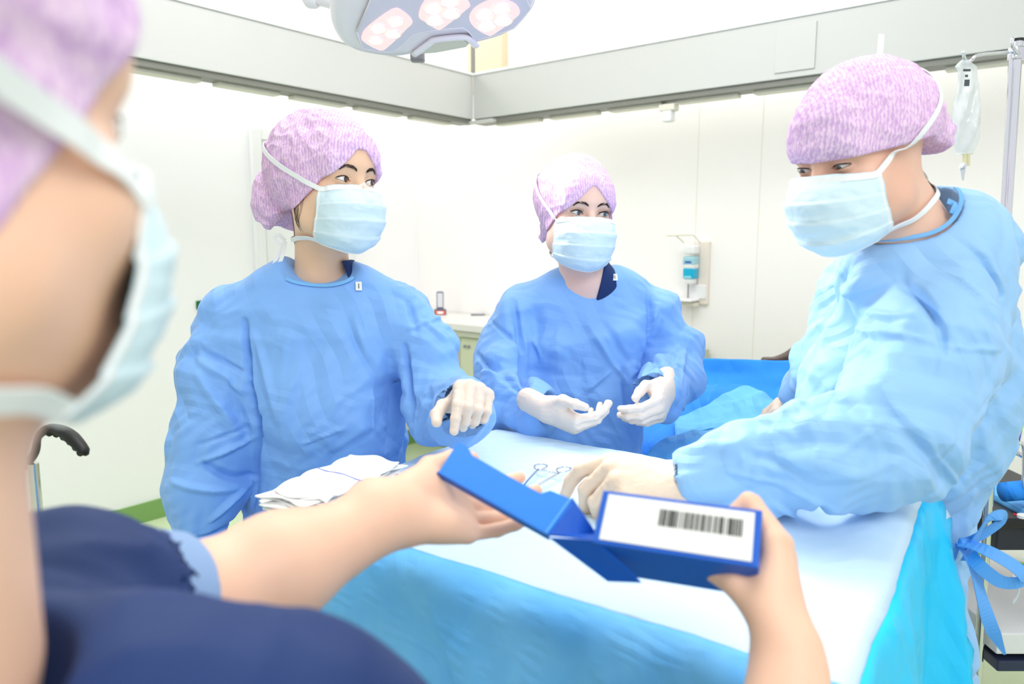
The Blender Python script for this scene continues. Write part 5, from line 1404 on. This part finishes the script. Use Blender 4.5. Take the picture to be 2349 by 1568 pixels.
hole3 = union([cap(H3.w((0, -0.03, -0.06)), nb3 + A(0.0, 0.0, 0.03), 0.064, 0.064)])
F3 = minus(minus(union(G3, 0.02), hole3, 0.006), cap(c3 - cd3 * 0.012, c3 + cd3 * 0.10, 0.029, 0.038), 0.005)
still3 = lambda V: np.clip((np.linalg.norm((V - nb3), axis=1) - 0.08) / 0.05, 0.1, 1)
folds3 = [(2118, 610, 2120, 760, .016, -.018), (2120, 760, 2110, 800, .012, -.012), (2110, 780, 2065, 950, .008, .008), (2100, 790, 2050, 940, .008, -.006), (2000, 700, 2110, 640, .014, .010), (1960, 740, 2090, 730, .012, .009),
          (1930, 770, 2000, 725, .012, -.012), (1950, 770, 2100, 775, .012, .008), (2120, 780, 2260, 790, .012, .007), (1990, 560, 1900, 800, .03, -.012), (2060, 600, 1960, 780, .022, .010), (1960, 910, 2110, 1080, .030, -.016), (1980, 900, 2150, 1090, .012, .010),
          (1830, 1010, 1960, 930, .014, .009), (1690, 1010, 1800, 1060, .020, -.008), (1800, 1060, 1990, 1000, .018, .007), (1750, 1130, 1870, 1180, .012, .008), (1840, 1110, 1870, 1170, .014, -.010), (1640, 1020, 1700, 980, .02, .006), (1650, 1060, 1900, 1120, .012, .008),
          (2200, 980, 2160, 1060, .014, -.010), (2180, 1050, 2080, 1180, .022, -.014), (2190, 930, 2300, 870, .016, -.006), (2170, 480, 2340, 680, .012, -.012), (2180, 620, 2240, 720, .012, .006), (2220, 1130, 2300, 1180, .02, .006), (2190, 1280, 2160, 1340, .012, .009), (2190, 1285, 2250, 1568, .016, -.008)]
gown3, FG3 = make_gown(r3, F3, A(0.18, 0.82, 0.30), A(0.98, 1.62, 1.46), 0.0036, folds3, m_gown3, 1.02, amp=1.15, seed=33, still=still3)
base3 = union(G3, 0.02)
nl, N = rim_on(base3, hole3, [P(x, y, dd) for x, y, dd in ((1950, 566, 1.13), (1985, 572, 1.09), (2030, 540, 1.05), (2090, 500, 1.04), (2150, 470, 1.07), (2185, 458, 1.12))], 0.0038, 80)
b = MB(); b.ribbon(nl, N, 0.0060, 0.0016); b.build('neck_binding', m_bind, gown3)
b = MB(); q = P(2192, 470, 1.08)
b.ribbon(spline([q + A(-.012, 0, .006), q, q + A(.004, -.004, -.008)], 10), np.tile(A(0, -1, 0.3), (10, 1)), 0.008, 0.001)
b.ribbon(spline([q, q + A(-.004, -.006, .0), q + A(-.008, -.006, -.012)], 10), np.tile(A(0, -1, 0.3), (10, 1)), 0.007, 0.001)
b.build('neck_tie', m_bind, gown3)
# waist tie with bow
m_tie = mat('tie_blue', (0.40, 0.68, 0.96), 0.6, bump=0.3, bscale=60, bdist=0.003)
b = MB(); k0, N0 = project(F3, [P(2222, 1268, 1.06)], 0.008); k0 = k0[0]; dK = k0[1]
K = lambda x, y, o=0.0: P(x, y, dK - o)
def rb(pts, w, nn=(0, -1, 0.2), n=30):
    pp = spline(pts, n); b.ribbon(pp, np.tile(A(*nn), (n, 1)) + 0.5 * np.stack([np.sin(np.linspace(0, 5, n)), np.zeros(n), np.cos(np.linspace(0, 4, n))], 1), w, 0.0012)
rb([K(2215, 1285, .01), K(2240, 1230, .03), K(2270, 1190, .05), K(2300, 1180, .05), K(2298, 1195, .03), K(2260, 1222, .02), K(2225, 1240, .015), K(2205, 1245, .01)], 0.016)
rb([K(2200, 1240, .01), K(2230, 1290, .03), K(2255, 1380, .04), K(2275, 1440, .04), K(2305, 1500, .03)], np.interp(np.linspace(0, 1, 30), [0, .2, .8, 1], [.012, .022, .020, .004]))
rb([K(2205, 1242, .015), K(2260, 1260, .05), K(2330, 1300, .07), K(2349, 1330, .07), K(2300, 1335, .06), K(2250, 1300, .05), K(2225, 1270, .03)], 0.022)
rb([K(2200, 1250, .01), K(2190, 1265, .008), K(2175, 1290, .004)], 0.014)
b.box(K(2212, 1245, .016), (0.016, 0.012, 0.016), None, 0.005)
b.build('waist_tie', m_tie, gown3)
# gloves
W3 = P(1565, 1112, 1.045)
g3 = hand_sdf(W3, A(-0.96, -0.05, 0.16), A(0.10, -0.42, 0.90), True, 1.13,
              curl=((38, 32, 16), (62, 42, 22), (68, 46, 26), (70, 46, 26)), splay=(6, 1, -3, -9), thumb=((0.45, 0.80, -0.75), (0.0, 0.80, -0.75), (-0.1, 0.75, -0.8)), infl=0.0008, wrist=0.06)
build_glove(r3, g3, W3 - A(.26, .15, .16), W3 + A(.10, .15, .12), 0.0017, label='cream glove reaching down onto the drape', m=m_glove3)
W3b = P(1880, 908, 1.53)
g3b = hand_sdf(W3b, A(-0.75, 0.1, -0.30), A(0.0, -0.3, 0.9), False, 1.0, infl=0.0006)
build_glove(r3, g3b, W3b - A(.22, .15, .15), W3b + A(.08, .15, .1), 0.0026, label='cream glove half hidden behind the reaching sleeve', m=m_glove3)
legs_and_clogs(r3, 0.80, 1.24, A(-1, -0.2, 0), m_navy)
# ------------------------------------------------------------------ person in the foreground, seen from behind
f4 = nrm(A(0.27, 0.95, 0.0))
H4 = Head(A(-0.214, 0.243, 1.463), f4, (0.0, 0, 1), 0.92)
r4 = thing('person', (-0.25, 0.2, 0), 'person in navy scrubs in the left foreground holding out the open blue box', 'person')
sk4 = skin_mat('skin_light', (0.96, 0.785, 0.68), (0.95, 0.76, 0.65))
nb4 = A(-0.243, 0.262, 1.255)
sL = A(-0.292, 0.44, 1.182); eL = P(455, 1390, 0.53); wL = P(918, 1172, 0.665)
sR = A(-0.115, 0.345, 1.150); eR = A(0.110, 0.34, 0.92); wR = P(1812, 1492, 0.56)
hL = hand_sdf(wL, A(0.62, 0.68, -0.27), A(-0.40, 0.50, -0.76), True, 0.94,
              curl=((10, 12, 8), (12, 14, 10), (14, 18, 10), (18, 22, 12)), splay=(2, 0, -2, -5), thumbw=(A(0.30, 0.90, 0.20), A(0.60, 0.75, 0.0), A(0.8, 0.5, -0.1)), wrist=0.03)
tq = P(1668, 1354, 0.585)
hR = hand_sdf(wR, A(0.12, 0.68, 0.70), A(0.88, -0.38, 0.28), False, 0.92,
              curl=((28, 100, 50), (30, 100, 50), (34, 100, 50), (38, 100, 54)), splay=(2, 1, -1, -3), wrist=0.03,
              thumbw=(A(-0.50, 0.70, 0.50), A(-0.55, 0.80, 0.12), A(-0.55, 0.80, 0.02)))
arms = [(cap(H4.w((0, -0.012, -0.05)), nb4, 0.050, 0.055), 0.03), (ell(nb4 + A(-0.0, 0.01, -0.10), (0.08, 0.07, 0.06)), 0.04),
        (cap(sL, eL, 0.050, 0.042), 0.03), (cap(eL, eL + (wL - eL) * 0.35, 0.044, 0.043), 0.02), (cap(eL + (wL - eL) * 0.35, wL - (wL - eL) * 0.08, 0.043, 0.0265), 0.02), (hL, 0.02),
        (cap(sR, eR, 0.050, 0.042), 0.03), (cap(eR, eR + (wR - eR) * 0.35, 0.044, 0.042), 0.02), (cap(eR + (wR - eR) * 0.35, wR - (wR - eR) * 0.06, 0.042, 0.027), 0.02), (hR, 0.02),
        (cap(nb4 + A(-0.03, 0.02, -0.11), sL, 0.05, 0.045), 0.04), (cap(nb4 + A(0, 0, -0.11), sR, 0.05, 0.045), 0.04)]
def brim4(p): return 0.040 + np.minimum(0, (p[:, 1] - 0.082)) * 0.98
body4, cap4, mask4, FB4, FC4 = do_head(r4, H4, sk4, ir1, arms, 0.0024,
    [(ell((0, -0.06, 0.03), (0.083, 0.07, 0.09)), 0.03)], brim4, (0.0, -0.09, -0.05), (0, 1.0, -0.1), wr=0.003, seed=3,
    bounds=(A(-0.48, 0.0, 0.86), A(0.32, 0.86, 1.60)), cap_res=0.003, strap_w=0.011, mprot=0.014, mside=(-.006, .018, -.012),
    straps=[[(0.0600, 0.064, -0.028), (0.074, 0.030, -0.012), (0.082, -0.01, 0.002), (0.080, -0.05, 0.018), (0.05, -0.09, 0.035), (0.0, -0.11, 0.05)],
            [(0.0560, 0.030, -0.108), (0.058, -0.005, -0.100), (0.052, -0.045, -0.092), (0.03, -0.070, -0.088), (0.0, -0.080, -0.085)]])
scr = [(ell(A(-0.21, 0.31, 1.02), (0.19, 0.13, 0.23)), .03),
       (cap(nb4 + A(-0.03, 0.05, -0.095), sL, 0.066, 0.062), .04), (cap(nb4 + A(0.02, 0.0, -0.08), sR, 0.066, 0.066), .04),
       (cap(sL, sL + (eL - sL) * 0.62, 0.062, 0.058), .02), (cap(sR, sR + (eR - sR) * 0.62, 0.066, 0.062), .02), (cap(A(-0.21, 0.29, 1.0), A(-0.22, 0.24, 0.85), 0.16, 0.16), .05)]
uL = nrm(eL - sL); uR = nrm(eR - sR)
Fs = union(scr)
hole4 = cap(H4.w((0, -0.012, -0.05)), nb4 + A(0, 0, 0.0), 0.058, 0.066)
F4 = minus(minus(minus(Fs, hole4, 0.006), cap(sL + (eL - sL) * 0.60, eL + uL * 0.05, 0.056), 0.004), cap(sR + (eR - sR) * 0.58, eR, 0.054), 0.004)
V, Q = mesh_sdf(F4, A(-0.52, -0.05, 0.70), A(0.25, 0.62, 1.36), 0.0045)
N = vnormals(V, Q)
rimd = np.minimum(np.abs(cap(sL + (eL - sL) * 0.60, eL + uL * 0.05, 0.056)(V.astype(np.float32))), np.abs(hole4(V.astype(np.float32))))
V = V + N * ((0.006 * ridge(V * 9 + 4) + 0.003 * ridge(V * 22)) * np.clip(rimd / 0.02, 0, 1))[:, None]
top4 = build('scrub_top', V, Q, m_navy, r4)
# pale blue rib cuff of the undershirt on the far arm
cuf = cap(sL + (eL - sL) * 0.50, sL + (eL - sL) * 0.82, 0.0575, 0.0545)
g = minus(lambda p: np.maximum(cuf(p), np.maximum(-((p - (sL + (eL - sL) * 0.52)) @ uL), ((p - (sL + (eL - sL) * 0.78)) @ uL)).astype(np.float32)), cap(sL, eL, 0.0505, 0.045), 0.002)
V, Q = mesh_sdf(g, sL - 0.2, eL + 0.15, 0.0028)
build('sleeve_cuff', V, Q, mat('cuff_grey_blue', (0.55, 0.66, 0.82), 0.8, bump=0.5, bscale=500, bdist=0.001), r4)
# hips and legs
lf, _ = px_loft([(1568, 700, 900, .12)], 0.25)
b = MB()
hp_ = A(-0.22, 0.24, 0)
for s_ in (-1, 1):
    q = hp_ + nrm(A(.3, -.95, 0)) * 0.09 * s_
    b.tube([q + ZZ * 0.92, q + ZZ * 0.5, q + ZZ * 0.09], [0.10, 0.075, 0.06], 18)
b.tube([hp_ + ZZ * 0.74, hp_ + ZZ * 0.86, hp_ + ZZ * 1.0], [0.13, 0.165, 0.15], 24)
b.build('scrub_trousers', m_navy, r4, smooth=True)
for s_ in (-1, 1):
    c = hp_ + nrm(A(.3, -.95, 0)) * 0.09 * s_; fw_ = nrm(A(.6, .8, 0))
    f = cap(c + ZZ * 0.045 - fw_ * 0.05, c + fw_ * 0.12 + ZZ * 0.035, 0.042, 0.036)
    V, Q = mesh_sdf(lambda p, f=f: np.maximum(f(p), -p[:, 2] + 0.002), c + A(-.22, -.22, -.02), c + A(.22, .22, .12), 0.006)
    build('clog', V, Q, m_clog, r4)
